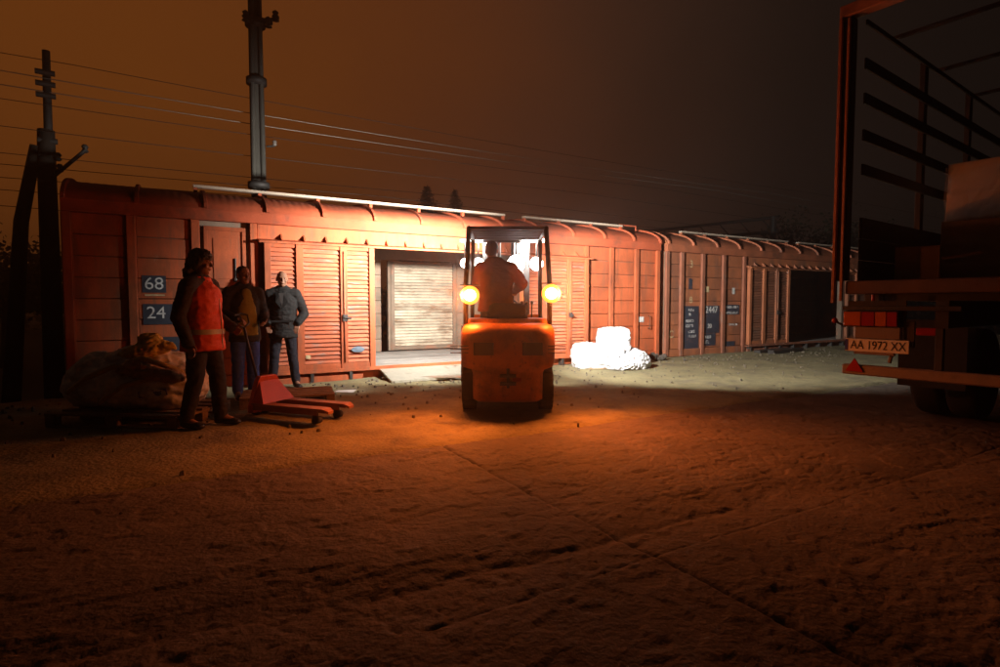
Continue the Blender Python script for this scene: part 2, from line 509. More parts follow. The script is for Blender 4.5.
SLAB_EDGE = -4.78
def z_dirt(T, M):
    far = np.clip(np.maximum(np.abs(T - 3) / 14, 1), 1, 6)
    z = 0.030 * fbm(T * 0.7, M * 0.9) + 0.030 * fbm(T * 2.6, M * 2.6, 5) + 0.018 * fbm(T * 9, M * 9, 4)
    z = z + 0.05 * sstep(-0.9, -0.05, M) * (0.5 + fbm(T * 1.1, M * 0 + 3, 3))
    # wheel ruts running towards the wagon door
    for c in (2.2, 3.35):
        z = z - 0.022 * np.exp(-((T + 0.25 * M - c + 0.3 * fbm(M * 0.6, T * 0 + c, 2)) / 0.16) ** 2)
    under = sstep(SLAB_EDGE + 0.16, SLAB_EDGE - 0.10, M)
    return z * (1 - under) - 0.075 * under

ground = sheet('ground', graded(-160, 200, -6, 16, 0.05, 1.22), np.append(graded(-90, -0.03, SLAB_EDGE - 0.3, -0.05, 0.05, 1.25), [-0.03]), z_dirt, M_DIRT)
tag(ground, kind='structure')

# platform edge below the yard and the lower bed of the track behind it
mb = MB()
a0, a1 = W(-160, -0.032, 0), W(200, -0.032, 0)
edge = MB().add([W(-160, -0.032, -0.02), W(200, -0.032, -0.02), W(200, -0.032, -1.35), W(-160, -0.032, -1.35)], [(0, 1, 2, 3)]).build('platform_edge', M_CONC)
tag(edge, kind='structure')
bed = MB().add([W(-400, -0.1, -1.25), W(600, -0.1, -1.25), W(600, 700, -1.25), W(-400, 700, -1.25)], [(0, 1, 2, 3)]).build('track_bed_terrain', M_BALLAST)
tag(bed, kind='structure')
for m_ in (0.70, 2.22):
    r = MB()
    for (w0, w1, h0, h1) in ((-0.07, 0.07, -1.25, -1.235), (-0.012, 0.012, -1.235, -1.13), (-0.035, 0.035, -1.13, -1.09)):
        q = [W(t, m_ + w, h) for t in (-60, 80) for h in (h0, h1) for w in (w0, w1)]
        r.add(q, [(0, 1, 3, 2), (4, 6, 7, 5), (0, 4, 5, 1), (2, 3, 7, 6), (0, 2, 6, 4), (1, 5, 7, 3)])
    tag(r.build('rail_track', M_RUSTSTEEL), kind='structure')

# concrete slabs of the yard: every slab is a piece with ragged edges, cracks and its own slight tilt
yard = bpy.data.objects.new('concrete_yard', None); COL.objects.link(yard)
yard['kind'] = 'structure'
t_j = [-19.3, -14.4, -9.4, -4.4, 0.58, 5.56, 10.5, 15.5, 20.5]
m_j = [SLAB_EDGE, -7.34, -9.9, -12.4, -15.0]
for a in range(len(t_j) - 1):
    for b in range(len(m_j) - 1):
        t0, t1, m1, m0 = t_j[a], t_j[a + 1], m_j[b], m_j[b + 1]
        near = (-6 < (t0 + t1) / 2 < 9) and b < 2
        st = (0.015 if -5 < (t0 + t1) / 2 < 4 else 0.03) if near else 0.12
        tilt = rng.normal(0, 0.0022, 2); dz = rng.normal(0, 0.005)
        def zs(T, M, t0=t0, t1=t1, m0=m0, m1=m1, tilt=tilt, dz=dz, near=near):
            dt, dm = np.minimum(T - t0, t1 - T), np.minimum(M - m0, m1 - M)
            rag = 0.05 * np.maximum(0, fbm(T * 1.7, M * 1.7, 4) + 0.4 * fbm(T * 14, M * 14, 2)) + 0.008
            z = 0.004 + dz + tilt[0] * (T - t0) + tilt[1] * (M - m0) + 0.018 * fbm(T * 0.9, M * 0.9, 3) + 0.007 * fbm(T * 4.2, M * 4.2, 3)
            if near:
                wx, wy = T + 0.16 * fbm(T * 2.2, M * 2.2, 3), M + 0.16 * fbm(T * 2.2 + 40, M * 2.2 + 9, 3)
                wx = wx + 0.05 * fbm(T * 9, M * 9, 3); wy = wy + 0.05 * fbm(T * 9 + 31, M * 9 + 17, 3)
                e1, r1, ox, oy = voro_id(wx * 5.2 + 50, wy * 7.5 + 50)
                e2 = voro_edge(wx * 13 + 20, wy * 15 + 70)
                mask = sstep(-0.24, 0.06, fbm(T * 0.8 + 7, M * 0.8 + 3, 3))
                z = z + mask * (0.005 * (r1 - 0.5) + 0.004 * (ox * np.sin(r1 * 40) + oy * np.cos(r1 * 40)))
                z = z - 0.0065 * mask * (1 - sstep(0.0, 0.12, e1)) - 0.0025 * (1 - sstep(0.0, 0.20, e2)) * (0.1 + 0.9 * mask)
                # long settled crack
                c = M + 7.05 + 0.28 * fbm(T * 0.9, T * 0 + 8, 3) + 0.10 * fbm(T * 4, T * 0 + 2, 3) + 0.10 * (T - 0.6)
                z = z - 0.008 * np.exp(-(c / 0.03) ** 2) * sstep(-0.2, 0.1, fbm(T * 1.6, M * 0 + 1, 3)) - 0.014 * np.exp(-(c / 0.22) ** 2)
                z = z + 0.003 * (vnoise(T * 24, M * 24) - 0.5)
                h = fbm(T * 1.5 + 9, M * 2.1, 6) * 7 + 20
                fr = h - np.floor(h)
                z = z + 0.0055 * (np.floor(h) - 20 + sstep(0.86, 1.0, fr)) - 0.002 * fr
            z = z - (0.017 * (1 - sstep(0, rag + 0.018, dt)) + 0.004 * (1 - sstep(0, rag + 0.01, dm))) * (0.35 + 0.65 * sstep(-0.12, 0.12, fbm(T * 1.1 + 3, M * 1.1, 3)))
            return z
        g = 0.0015
        sheet('concrete_slab', np.linspace(t0 + g, t1 - g, max(3, int((t1 - t0) / st))), np.linspace(m0 + g, m1 - g, max(3, int((m1 - m0) / st))), zs, M_CONC, yard)

# ------------------------------------------------------------------ freight wagons
WW = 2.9       # body width
Z_FL = 0.20    # floor
Z_EV = 2.49    # bottom of cornice
Z_CR = 2.66    # top of cornice
RISE = 0.40
def roof_yz(q, off=0.0):
    """q from 0 (yard side eave) to 1"""
    a = PI * q
    return (WW / 2 - math.cos(a) * (WW / 2 + 0.07 + off), Z_CR + math.sin(a) * (RISE + off))

def louvre_leaf(root, xa, xb, ya, stiles, ms, mf, lab=None, z0=0.22, z1=2.20):
    """hung door leaf: frame with stiles; every louvre slat is a piece of it"""
    f = MB()
    f.box(xa, xb, ya, ya + 0.07, z0, z0 + 0.085); f.box(xa, xb, ya, ya + 0.07, z1 - 0.06, z1)
    edges = [xa] + stiles + [xb]
    for i, s_ in enumerate(edges):
        w = 0.045 if i in (0, len(edges) - 1) else 0.055
        c = s_ + (0.045 if i == 0 else -0.045 if i == len(edges) - 1 else 0)
        f.box(c - w, c + w, ya - 0.02, ya + 0.068, z0 + 0.002, z1 - 0.002)
    door = f.build('door', mf, root, bevel=0.006)
    if lab: door['label'] = lab
    bk = MB().box(xa + 0.05, xb - 0.05, ya + 0.05, ya + 0.062, z0 + 0.05, z1 - 0.03).build('door_backing', mf, door)
    nz = 27
    for i in range(len(edges) - 1):
        p, q = edges[i] + (0.09 if i == 0 else 0.056), edges[i + 1] - (0.09 if i == len(edges) - 2 else 0.056)
        for k in range(nz):
            z = z0 + 0.12 + (z1 - z0 - 0.22) * k / (nz - 1)
            me = box_mesh(round(q - p, 2), 0.012, 0.066, ms, 0.003, 'slat')
            link('slat', me, None, door, ((p + q) / 2 + random.uniform(-.002, .002), ya + 0.026, z), (math.radians(-30 + random.uniform(-4, 4)), random.uniform(-.003, .003), 0))
    return door

def wagon(label, t0, L, sp):
    P, PO, SL, RF = sp['paint'], sp['post'], sp['slat'], sp['roof']
    root = thing('freight_wagon', label, 'freight wagon', W(t0, 0), ANG, 'covered freight wagons standing on the track')
    # underframe, wheels
    f = MB()
    f.box(0.02, L - 0.02, 0.02, 0.14, -0.16, 0.14); f.box(0.02, L - 0.02, WW - 0.14, WW - 0.02, -0.16, 0.14)
    f.box(-0.05, L + 0.05, WW / 2 - 0.2, WW / 2 + 0.2, -0.3, 0.13)
    for k in range(7):
        x = 0.05 + (L - 0.2) * k / 6
        f.box(x, x + 0.1, 0.142, WW - 0.142, -0.14, 0.12)
    f.build('underframe', M_DARKSTEEL, root)
    for bxx in (L * 0.18, L * 0.82):
        for ax in (-0.92, 0.92):
            for wy in (0.70, 2.22):
                w = MB().lathe([(0.08, -0.09), (0.12, -0.08), (0.36, -0.03), (0.475, -0.065), (0.475, 0.05), (0.505, 0.055), (0.50, 0.08), (0.36, 0.04), (0.10, 0.09)], Matrix.Rotation(PI / 2, 4, 'Z') if wy < 1 else Matrix.Rotation(-PI / 2, 4, 'Z'))
                w.build('wheel', M_RUSTSTEEL, root, True, (bxx + ax, wy, -0.615))
            MB().tube([(0, 0.6, 0), (0, 2.32, 0)], 0.08, 12).build('axle', M_RUSTSTEEL, root, True, (bxx + ax, 0, -0.615))
        b = MB()
        for wy in (0.48, 2.32):
            b.box(bxx - 1.15, bxx + 1.15, wy, wy + 0.1, -0.62, -0.40)
        b.box(bxx - 0.2, bxx + 0.2, 0.45, 2.45, -0.52, -0.302)
        b.build('bogie_frame', M_DARKSTEEL, root)
    # floor boards
    nb = 12
    for k in range(nb):
        y0 = 0.06 + (WW - 0.12) * k / nb
        bx('floor_board', 0.05, L - 0.05, y0 + 0.004, y0 + (WW - 0.12) / nb - 0.004, 0.145, Z_FL + random.uniform(-.004, .004), M_FLOORWOOD, root, 0.003)
    # yard side sill and cornice
    bx('side_sill', 0, L, -0.03, 0.05, 0.02, 0.19, P, root, 0.008)
    c = MB(); c.box(0, L, -0.075, 0.05, Z_EV, Z_CR); c.box(0, L, -0.085, -0.0751, Z_EV + 0.005, Z_EV + 0.03); c.box(0, L, -0.085, -0.0751, Z_CR - 0.025, Z_CR - 0.003)
    c.build('cornice', RF, root, bevel=0.006)
    MB().box(0, L, WW - 0.05, WW + 0.075, Z_EV, Z_CR).build('cornice', RF, root)
    # bays of horizontal boards between posts
    zb0, zb1 = 0.195, Z_EV - 0.002
    for i, (xa, xb, kind) in enumerate(sp['bays']):
        zt, zl = zb1, zb0
        if kind == 'hatch':
            h = MB()
            hz0, hz1 = 1.52, 2.40
            h.box(xa + 0.06, xb - 0.06, -0.012, 0.03, hz0, hz1)
            hp = h.build('hatch', P, root, bevel=0.006)
            fr = MB(); e = 0.05
            fr.box(xa + 0.05, xb - 0.05, -0.035, -0.0125, hz1 - e, hz1 + 0.01); fr.box(xa + 0.05, xb - 0.05, -0.035, -0.0125, hz0 - 0.01, hz0 + e)
            fr.box(xa + 0.05, xa + 0.05 + e, -0.034, -0.0125, hz0 + e, hz1 - e); fr.box(xb - 0.05 - e, xb - 0.05, -0.034, -0.0125, hz0 + e, hz1 - e)
            fr.build('hatch_frame', P, hp, bevel=0.004)
            ip = MB().box(xa + 0.17, xb - 0.17, -0.024, -0.0125, hz0 + 0.12, hz1 - 0.16).build('hatch_plate', P, hp, bevel=0.004)
            hg = MB().tube([(xb - 0.2, -0.04, 1.95), (xb - 0.2, -0.04, 1.66)], 0.012, 6)
            hg.ell((xb - 0.2, -0.04, 1.63), (0.03, 0.025, 0.035)); hg.build('hatch_latch', M_DARKSTEEL, hp)
            zt = hz0 - 0.03
        nb = max(3, int(round((zt - zl) / 0.275)))
        hh = (zt - zl) / nb
        for k in range(nb):
            y = random.uniform(-.005, .004)
            bx('plank', xa + 0.002, xb - 0.002, 0.0, 0.04, zl + hh * k + 0.005, zl + hh * (k + 1) - 0.005, P, root, 0.006).location.y += y
    for x in sp['posts']:
        p = MB()
        p.box(x - 0.048, x + 0.048, -0.055, 0.0, 0.03, Z_EV - 0.003)
        p.box(x - 0.062, x + 0.062, -0.008, -0.0005, 0.032, Z_EV - 0.005)
        p.build('wall_post', PO, root, bevel=0.007)
    # lining behind the boards, far wall, ends
    o0, o1 = sp['open']
    for (xa, xb) in ((0.03, o0), (o1, L - 0.03)):
        MB().box(xa, xb, 0.046, 0.062, 0.2, Z_EV).build('wall_lining', M_OLDWOOD, root)
    d0, d1 = sp['door']
    if d0 < o0:
        pass
    # lintel strip and hood over the door run
    bx('door_lintel', sp['hood'][0], sp['hood'][1], -0.015, 0.045, 2.24, Z_EV - 0.003, P, root, 0.004)
    h = MB(); hx0, hx1 = sp['hood']
    h.add([(hx0, -0.016, 2.27), (hx0, -0.20, 2.225), (hx0, -0.20, 2.195), (hx0, -0.016, 2.215), (hx1, -0.016, 2.27), (hx1, -0.20, 2.225), (hx1, -0.20, 2.195), (hx1, -0.016, 2.215)],
          [(0, 1, 2, 3), (4, 7, 6, 5), (0, 4, 5, 1), (1, 5, 6, 2), (2, 6, 7, 3), (3, 7, 4, 0)])
    h.build('door_hood', P, root)
    nbk = int((hx1 - hx0) / 0.34)
    for k in range(1, nbk):
        x = hx0 + (hx1 - hx0) * k / nbk
        MB().add([(x - 0.012, -0.018, 2.272), (x - 0.012, -0.13, 2.245), (x - 0.012, -0.018, 2.36), (x + 0.012, -0.018, 2.272), (x + 0.012, -0.13, 2.245), (x + 0.012, -0.018, 2.36)],
                 [(0, 1, 2), (3, 5, 4), (0, 3, 4, 1), (1, 4, 5, 2), (2, 5, 3, 0)]).build('hood_bracket', P, root)
    rr = MB(); rr.box(hx0, hx1, -0.17, -0.05, 0.165, 0.195); rr.box(hx0, hx1, -0.17, -0.155, 0.196, 0.225)
    rr.build('door_rail', PO, root)
    k = 0
    x = hx0 + 0.1
    while x < hx1 - 0.1:
        MB().box(x, x + 0.05, -0.16, -0.031, 0.02, 0.164).build('rail_bracket', M_DARKSTEEL, root); x += 0.62
    lr = MB(); lr.box(sp['step'][0], sp['step'][1], -0.13, -0.09, -0.02, 0.105); lr.build('foot_board', PO, root, bevel=0.006)
    for (xa, xb, st, lb) in sp['leaves']:
        dr = louvre_leaf(root, xa, xb, -0.145, [xa + (xb - xa) * s_ for s_ in st], SL, P, lb)
        zz = 1.05
        xl = xa + (xb - xa) * st[-1]
        lk = MB(); lk.box(xl - 0.03, xl + 0.05, -0.195, -0.166, zz - 0.06, zz + 0.05); lk.tube([(xl - 0.02, -0.2, zz), (xl + 0.10, -0.21, zz - 0.02)], 0.014, 6)
        lk.build('door_lock', M_DARKSTEEL, dr)
        MB().tube([(xl, -0.178, 0.32), (xl, -0.178, 2.12)], 0.014, 8).build('lock_rod', SL, dr, True)
    # door jambs
    for x in (o0, o1):
        MB().box(x - 0.06, x + 0.06, 0.0, 0.14, 0.2, 2.235).build('door_jamb', M_OLDWOOD, root)
    # far wall with its closed louvre leaf
    fx0, fx1 = sp['far_leaf']
    gap = sp['far_gap']
    yb = WW - 0.06
    for (xa, xb) in ((0.03, fx0 - gap), (fx1 + 0.02, L - 0.03)):
        nb = 8
        for k in range(nb):
            hh = (Z_EV - 0.2) / nb
            bx('lining_board', xa, xb, yb, yb + 0.035, 0.2 + hh * k + 0.004, 0.2 + hh * (k + 1) - 0.004, M_OLDWOOD, root, 0.004)
    bx('far_lintel', fx0 - gap, fx1 + 0.02, yb, yb + 0.05, 2.26, Z_EV, M_OLDWOOD, root, 0.004)
    louvre_leaf(root, fx0, fx1, yb, [fx0 + (fx1 - fx0) * 0.06], M_GALV, M_OLDWOOD, 'pale louvred door on the far side', 0.22, 2.24)
    for (x0, x1) in ((0.0, 0.05), (L - 0.05, L)):
        e = MB(); e.box(x0, x1, 0.062, WW - 0.002, 0.145, Z_EV - 0.001)
        e.build('end_wall', P, root)
        ring0 = [roof_yz(q / 16) for q in range(17)]
        e2 = MB()
        n_ = len(ring0)
        vv = [(x0, y * 0.985 + 0.02, z - 0.012) for y, z in ring0] + [(x1, y * 0.985 + 0.02, z - 0.012) for y, z in ring0]
        e2.add(vv, [tuple(range(n_)), tuple(range(2 * n_ - 1, n_ - 1, -1))] + [(i, i + 1, n_ + i + 1, n_ + i) for i in range(n_ - 1)] + [(0, n_, 2 * n_ - 1, n_ - 1)])
        e2.build('end_gable', P, root)
        for k in range(5):
            y = 0.35 + 2.2 * k / 4
            xo = (x0 - 0.05, x0 - 0.001) if x0 == 0 else (x1 + 0.001, x1 + 0.05)
            MB().box(xo[0], xo[1], y - 0.04, y + 0.04, 0.15, Z_EV - 0.01).build('end_post', PO, root)
    # roof: a ribbed sheet for every bay, arched strips over the joints
    nb = sp['ribs']
    bw = L / nb
    for k in range(nb):
        xa, xb = k * bw, (k + 1) * bw
        nx = 49
        xs = [xa + (xb - xa) * i / (nx - 1) for i in range(nx)]
        p = MB()
        rings = []
        for x in xs:
            ph = (x - xa) / bw * 8
            amp = 0.0022 * math.sin(2 * PI * ph) if 0.1 < (x - xa) / bw < 0.9 else 0
            rings.append([(x, *roof_yz(q / 20, amp * min(1, min(q, 20 - q) / 4))) for q in range(21)])
        p.loft(rings, False, False)
        p.build('roof_sheet', RF, root, True)
    for k in range(nb + 1):
        x = min(max(k * bw, 0.03), L - 0.03)
        p = MB()
        sec = [(-0.028, 0.0), (-0.02, 0.045), (0.02, 0.045), (0.028, 0.0)]
        rings = [[(x + dx, *roof_yz(q / 20, off)) for dx, off in sec] for q in range(21)]
        p.loft(rings, True)
        p.build('roof_rib', RF, root)
    # pale walkway rails along the roof
    for (xa, xb) in sp['rails']:
        w = MB(); y_, z_ = 0.46, 3.035
        w.box(xa, xb, y_ - 0.05, y_ + 0.05, z_, z_ + 0.04)
        rail = w.build('roof_walkway', M_RAILPALE, root, bevel=0.004)
        x = xa + 0.03
        while x < xb + 0.01:
            MB().box(x - 0.025, x + 0.025, y_ - 0.03, y_ + 0.03, z_ - 0.12, z_ - 0.001).build('walkway_support', RF, rail); x += (xb - xa - 0.06) / max(1, round((xb - xa) / 0.85))
    MB().tube([(L - 0.75, 0.5, 2.93), (L - 0.75, 0.5, 3.09), (L - 0.25, 0.5, 3.09), (L - 0.25, 0.5, 2.93)], 0.02, 6).build('roof_grab_rail', RF, root)
    # end grab handle and hooks on the yard side
    xg = L - 0.32
    MB().tube([(xg, -0.01, 1.0), (xg, -0.07, 1.0), (xg, -0.07, 0.72), (xg, -0.01, 0.72)], 0.012, 6).build('grab_handle', M_RUSTSTEEL, root)
    # couplers, buffer beams hidden between the wagons
    for x in (-0.12, L + 0.12):
        MB().box(x - 0.08, x + 0.08, WW / 2 - 0.12, WW / 2 + 0.12, -0.22, 0.02).build('coupler', M_DARKSTEEL, root)
    return root

L1 = 10.93
w1 = wagon('long bright oxide red boxcar with open louvred door behind the fork lift', -2.68, L1, dict(
    paint=M_PAINT, post=M_PAINT, slat=M_SLAT, roof=M_ROOF,
    bays=[(0.06, 0.70, 'p'), (0.82, 1.48, 'p'), (1.60, 2.26, 'hatch'), (8.84, 9.42, 'p'), (9.54, 10.16, 'p'), (10.28, 10.88, 'p'), (8.00, 8.72, 'p'), (7.26, 7.88, 'p'), (2.38, 3.10, 'p'), (3.10, 4.04, 'p')],
    posts=[0.05, 0.76, 1.54, 2.32, 8.78, 9.48, 10.22, L1 - 0.05],
    open=(4.10, 7.20), door=(4.16, 7.14), hood=(2.38, 8.84), step=(2.55, 3.95),
    leaves=[(2.45, 4.16, (0.30, 0.70), 'closed louvred door with flaking pale paint'), (7.10, 8.74, (0.3, 0.7), 'louvred door slid open')],
    far_leaf=(5.43, 7.14), far_gap=0.16, ribs=13, rails=[(1.55, 7.05), (7.5, 10.2)]))
L2 = 11.2
w2 = wagon('brown red boxcar with dark stencilled panels and a black open doorway', 8.46, L2, dict(
    paint=M_PAINT2, post=M_POST2, slat=mat('dull_louvre_paint', (0.23, 0.09, 0.05), 0.7, 0.2, 4, 0.15, 60, rand=0.15, dirt=[((0.1, 0.07, 0.05), 4, 0.5, 0.7, (.4, .4, 1))]), roof=mat('brown_roof_paint', (0.34, 0.105, 0.05), 0.65, 0.2, 2.5, 0.2, 40, dirt=[((0.1, 0.05, 0.035), 3.0, 0.5, 0.75, V1)]),
    bays=[(0.07, 0.50, 'p'), (0.57, 1.22, 'p'), (1.33, 1.98, 'p'), (2.10, 2.78, 'p'), (2.9, 3.7, 'p'), (3.7, 4.55, 'p'), (7.6, 8.4, 'p'), (8.4, 9.2, 'p'), (9.3, 9.9, 'p'), (10.0, 10.5, 'p'), (10.6, 11.13, 'p')],
    posts=[0.05, 0.535, 1.275, 2.045, 2.845, 9.25, 9.95, 10.55, L2 - 0.05],
    open=(4.60, 7.55), door=(4.6, 7.5), hood=(2.90, 9.2), step=(2.9, 4.6),
    leaves=[(2.90, 4.62, (0.36, 0.68), 'closed rust brown louvred door'), (7.5, 9.2, (0.3, 0.7), None)],
    far_leaf=(5.6, 7.3), far_gap=0.05, ribs=13, rails=[(1.0, 5.4), (5.9, 10.4)]))

def on_side(root, xa, xb, z0, z1, material, name='stencil_panel', y=-0.008):
    return MB().box(xa, xb, y - 0.002, y, z0, z1).build(name, material, root)
def side_text(parent, s, x, z, size, y=-0.013, material=None, sx=1.0):
    o = link('lettering', text_mesh(s, size, material or M_WHITEP), None, parent, (x, y, z), (PI / 2, 0, 0))
    o.scale = (sx, 1, 1)
    return o
def scrawl(parent, x0, x1, z, h, seed):
    """a line of stencilled characters worn past reading"""
    r = random.Random(seed)
    q = MB(); x = x0
    while x < x1 - h * 0.4:
        w = h * r.uniform(0.35, 0.6)
        for _ in range(3):
            if r.random() < 0.5:
                zz = z + r.choice((0, 0.4, 0.85)) * h
                q.box(x, x + w, -0.0135, -0.011, zz, zz + h * 0.17)
            else:
                xx = x + r.choice((0, 0.8)) * w
                q.box(xx, xx + w * 0.22, -0.0145, -0.012, z, z + h)
        x += w + h * 0.22
    q.build('worn_lettering', M_WHITEP, parent)

# markings of the near wagon
p = on_side(w1, 0.87, 1.16, 1.43, 1.67, M_STENCIL); side_text(p, '68', 1.015, 1.55, 0.24)
bx('paint_dash', 0.90, 1.14, -0.011, -0.008, 1.385, 1.405, M_YELP, w1, 0)
p = on_side(w1, 0.87, 1.42, 0.98, 1.27, M_STENCIL); side_text(p, '24', 1.03, 1.14, 0.24)
on_side(w1, 0.87, 1.40, 0.60, 0.80, M_STENCIL)
for (x, z, r_) in ((3.86, 0.52, 0.075),):
    MB().ell((x, -0.168, z), (0.11, 0.006, 0.05)).build('paint_patch', M_BLUEP, w1)
MB().box(3.03, 3.10, -0.17, -0.166, 0.40, 0.46).build('paint_mark', M_YELP, w1)
on_side(w1, L1 - 0.62, L1 - 0.46, 0.86, 0.98, M_WHITEP, 'route_card', -0.012)
# markings of the far wagon
p = on_side(w2, 0.62, 1.17, 0.16, 1.22, M_STENCIL)
for i, (a, b, z) in enumerate([(0.80, 0.98, 1.09), (0.82, 0.93, 0.99), (0.72, 1.0, 0.83), (0.72, 0.98, 0.71), (0.82, 1.05, 0.57), (0.82, 1.08, 0.46)]):
    scrawl(p, a, b, z, 0.065, i)
p = on_side(w2, 1.34, 1.93, 0.55, 1.23, M_STENCIL); side_text(p, '2447', 1.63, 1.12, 0.24, sx=0.95); side_text(p, '20', 1.57, 0.72, 0.15)
p = on_side(w2, 1.34, 1.80, 0.24, 0.54, M_STENCIL); scrawl(p, 1.38, 1.62, 0.42, 0.07, 11); scrawl(p, 1.38, 1.56, 0.30, 0.07, 12)
p = on_side(w2, 2.13, 2.70, 1.0, 1.25, M_STENCIL); scrawl(p, 2.17, 2.64, 1.16, 0.055, 13); scrawl(p, 2.17, 2.64, 1.02, 0.055, 14)
on_side(w2, 2.12, 2.55, 0.18, 0.32, M_STENCIL)
scrawl(w2, 2.28, 2.65, 0.72, 0.05, 15)
on_side(w2, 1.36, 1.52, 1.56, 1.70, M_YELP, 'route_card', -0.012)
on_side(w2, 2.40, 2.50, 1.52, 1.68, M_WHITEP, 'route_card', -0.012)
side_text(w2, '3', 0.88, 2.22, 0.24, material=M_YELP); side_text(w2, '8', 0.88, 1.36, 0.22, material=M_YELP); side_text(w2, 'C', 0.22, 0.55, 0.24, material=M_YELP)
on_side(w2, 0.80, 0.92, 1.62, 1.88, M_STENCIL)

# ------------------------------------------------------------------ fork lift
FX, FY = 0.09, 7.15
fl = thing('fork_lift', 'orange counterbalance fork lift with lit lamps seen from the rear', 'fork lift', (FX, FY, 0))
def rrect(hx, y0, y1, z, r, seg=6):
    pts = []
    for (cx, cy, a0_) in ((hx - r, y1 - r, 0), (-hx + r, y1 - r, PI / 2), (-hx + r, y0 + r, PI), (hx - r, y0 + r, 1.5 * PI)):
        for k in range(seg + 1):
            a = a0_ + PI / 2 * k / seg
            pts.append((cx + r * math.cos(a), cy + r * math.sin(a), z))
    return pts
rings = [rrect(hx, y0, -0.12, z, r) for hx, y0, z, r in (
    (0.36, -0.80, 0.15, 0.12), (0.40, -0.86, 0.18, 0.14), (0.405, -0.88, 0.48, 0.15), (0.42, -0.90, 0.52, 0.16), (0.515, -0.93, 0.555, 0.18), (0.535, -0.95, 0.60, 0.2), (0.54, -0.955, 0.80, 0.2),
    (0.535, -0.95, 0.93, 0.2), (0.525, -0.93, 0.985, 0.2), (0.50, -0.89, 1.025, 0.19), (0.44, -0.82, 1.045, 0.17))]
cw = MB().loft(rings).build('counterweight', M_ORANGE, fl, True)
for s_ in (-1, 1):
    r1 = MB().loft([rrect(0.115, -0.963, -0.90, 0.70, 0.02), rrect(0.115, -0.963, -0.90, 0.84, 0.02)]).build('vent_recess', M_BLACKP, cw, loc=(0.27 * s_, 0, 0))
    for k in range(3):
        bx('vent_bar', 0.27 * s_ - 0.1, 0.27 * s_ + 0.1, -0.97, -0.9635, 0.725 + 0.038 * k, 0.735 + 0.038 * k, M_DARKSTEEL, r1, 0)
tp = MB(); tp.box(-0.09, 0.09, -0.95, -0.87, 0.36, 0.39); tp.box(-0.09, 0.09, -0.95, -0.87, 0.45, 0.48); tp.tube([(0, -0.925, 0.33), (0, -0.925, 0.55)], 0.018, 10)
tp.build('tow_pin', M_DARKSTEEL, cw)
MB().box(0.05, 0.15, -0.893, -0.885, 0.40, 0.44).build('rear_reflector', M_REDLENS, cw)
hood = MB().loft([rrect(0.49, -0.50, 0.28, 0.55, 0.06), rrect(0.49, -0.50, 0.28, 0.98, 0.06), rrect(0.47, -0.47, 0.26, 1.09, 0.06)]).build('engine_hood', M_ORANGE, fl, True)
ch = MB(); ch.box(-0.44, 0.44, -0.1, 0.98, 0.22, 0.50); ch.box(-0.50, 0.50, 0.24, 0.98, 0.49, 0.54)
ch.build('chassis', M_BLACKP, fl, bevel=0.02)
dash = MB().loft([rrect(0.48, 0.80, 0.98, 0.54, 0.03), rrect(0.46, 0.82, 0.98, 1.12, 0.03)]).build('dashboard', M_ORANGE, fl)
MB().tube([(0, 0.82, 0.85), (0, 0.58, 1.22)], 0.03, 10).build('steering_column', M_BLACKP, fl)
sw = MB(); ring = [Matrix.Translation((0, 0.57, 1.235)) @ Matrix.Rotation(math.radians(35), 4, 'X') @ Vector((0.17 * math.cos(2 * PI * k / 24), 0.17 * math.sin(2 * PI * k / 24), 0)) for k in range(25)]
sw.tube(ring, 0.014, 8); sw.tube([ring[0], ring[12]], 0.01, 6); sw.build('steering_wheel', M_BLACKP, fl, True)
for k in range(3):
    x = 0.22 + 0.07 * k
    q = MB().tube([(x, 0.80, 1.05), (x, 0.76, 1.28)], 0.009, 6); q.ell((x, 0.757, 1.29), (0.02, 0.02, 0.025)); q.build('control_lever', M_DARKSTEEL, fl)
def tyre(loc, r_, w_, hub):
    t = MB().lathe([(r_ * 0.55, -w_ * 0.44), (r_ * 0.8, -w_ * 0.5), (r_ * 0.95, -w_ * 0.46), (r_, -w_ * 0.3), (r_, w_ * 0.3), (r_ * 0.95, w_ * 0.46), (r_ * 0.8, w_ * 0.5), (r_ * 0.55, w_ * 0.44)], seg=32)
    root = t.build('wheel', M_BLACKRUB, fl, True, loc)
    MB().lathe([(r_ * 0.2, -w_ * 0.47), (r_ * 0.54, -w_ * 0.40), (r_ * 0.545, w_ * 0.40), (r_ * 0.2, w_ * 0.47)], seg=24).build('rim', hub, root, True)
    for k in range(18):
        a = 2 * PI * k / 18
        MB().box(-w_ * 0.46, w_ * 0.46, -0.014, 0.014, r_ - 0.012, r_ + 0.008, Matrix.Rotation(a, 4, 'X')).build('tread_lug', M_BLACKRUB, root)
for s_ in (-1, 1):
    tyre((0.455 * s_, -0.42, 0.268), 0.26, 0.17, M_ORANGE)
    tyre((0.50 * s_, 0.66, 0.338), 0.33, 0.24, M_ORANGE)
seat = MB().loft([rrect(0.25, -0.30, 0.22, 1.095, 0.06), rrect(0.26, -0.31, 0.23, 1.16, 0.07), rrect(0.23, -0.28, 0.2, 1.20, 0.07)]).build('seat', M_SEAT, fl, True)
MB().loft([[(x, -0.34 + dy, z) for x, dy, z in ((-w_, 0, z_), (-w_ * 0.7, -0.03, z_), (w_ * 0.7, -0.03, z_), (w_, 0, z_), (w_, 0.08, z_), (-w_, 0.08, z_))] for w_, z_ in ((0.20, 1.13), (0.23, 1.18), (0.22, 1.25), (0.17, 1.28))]).build('seat_back', M_SEAT, fl, True)
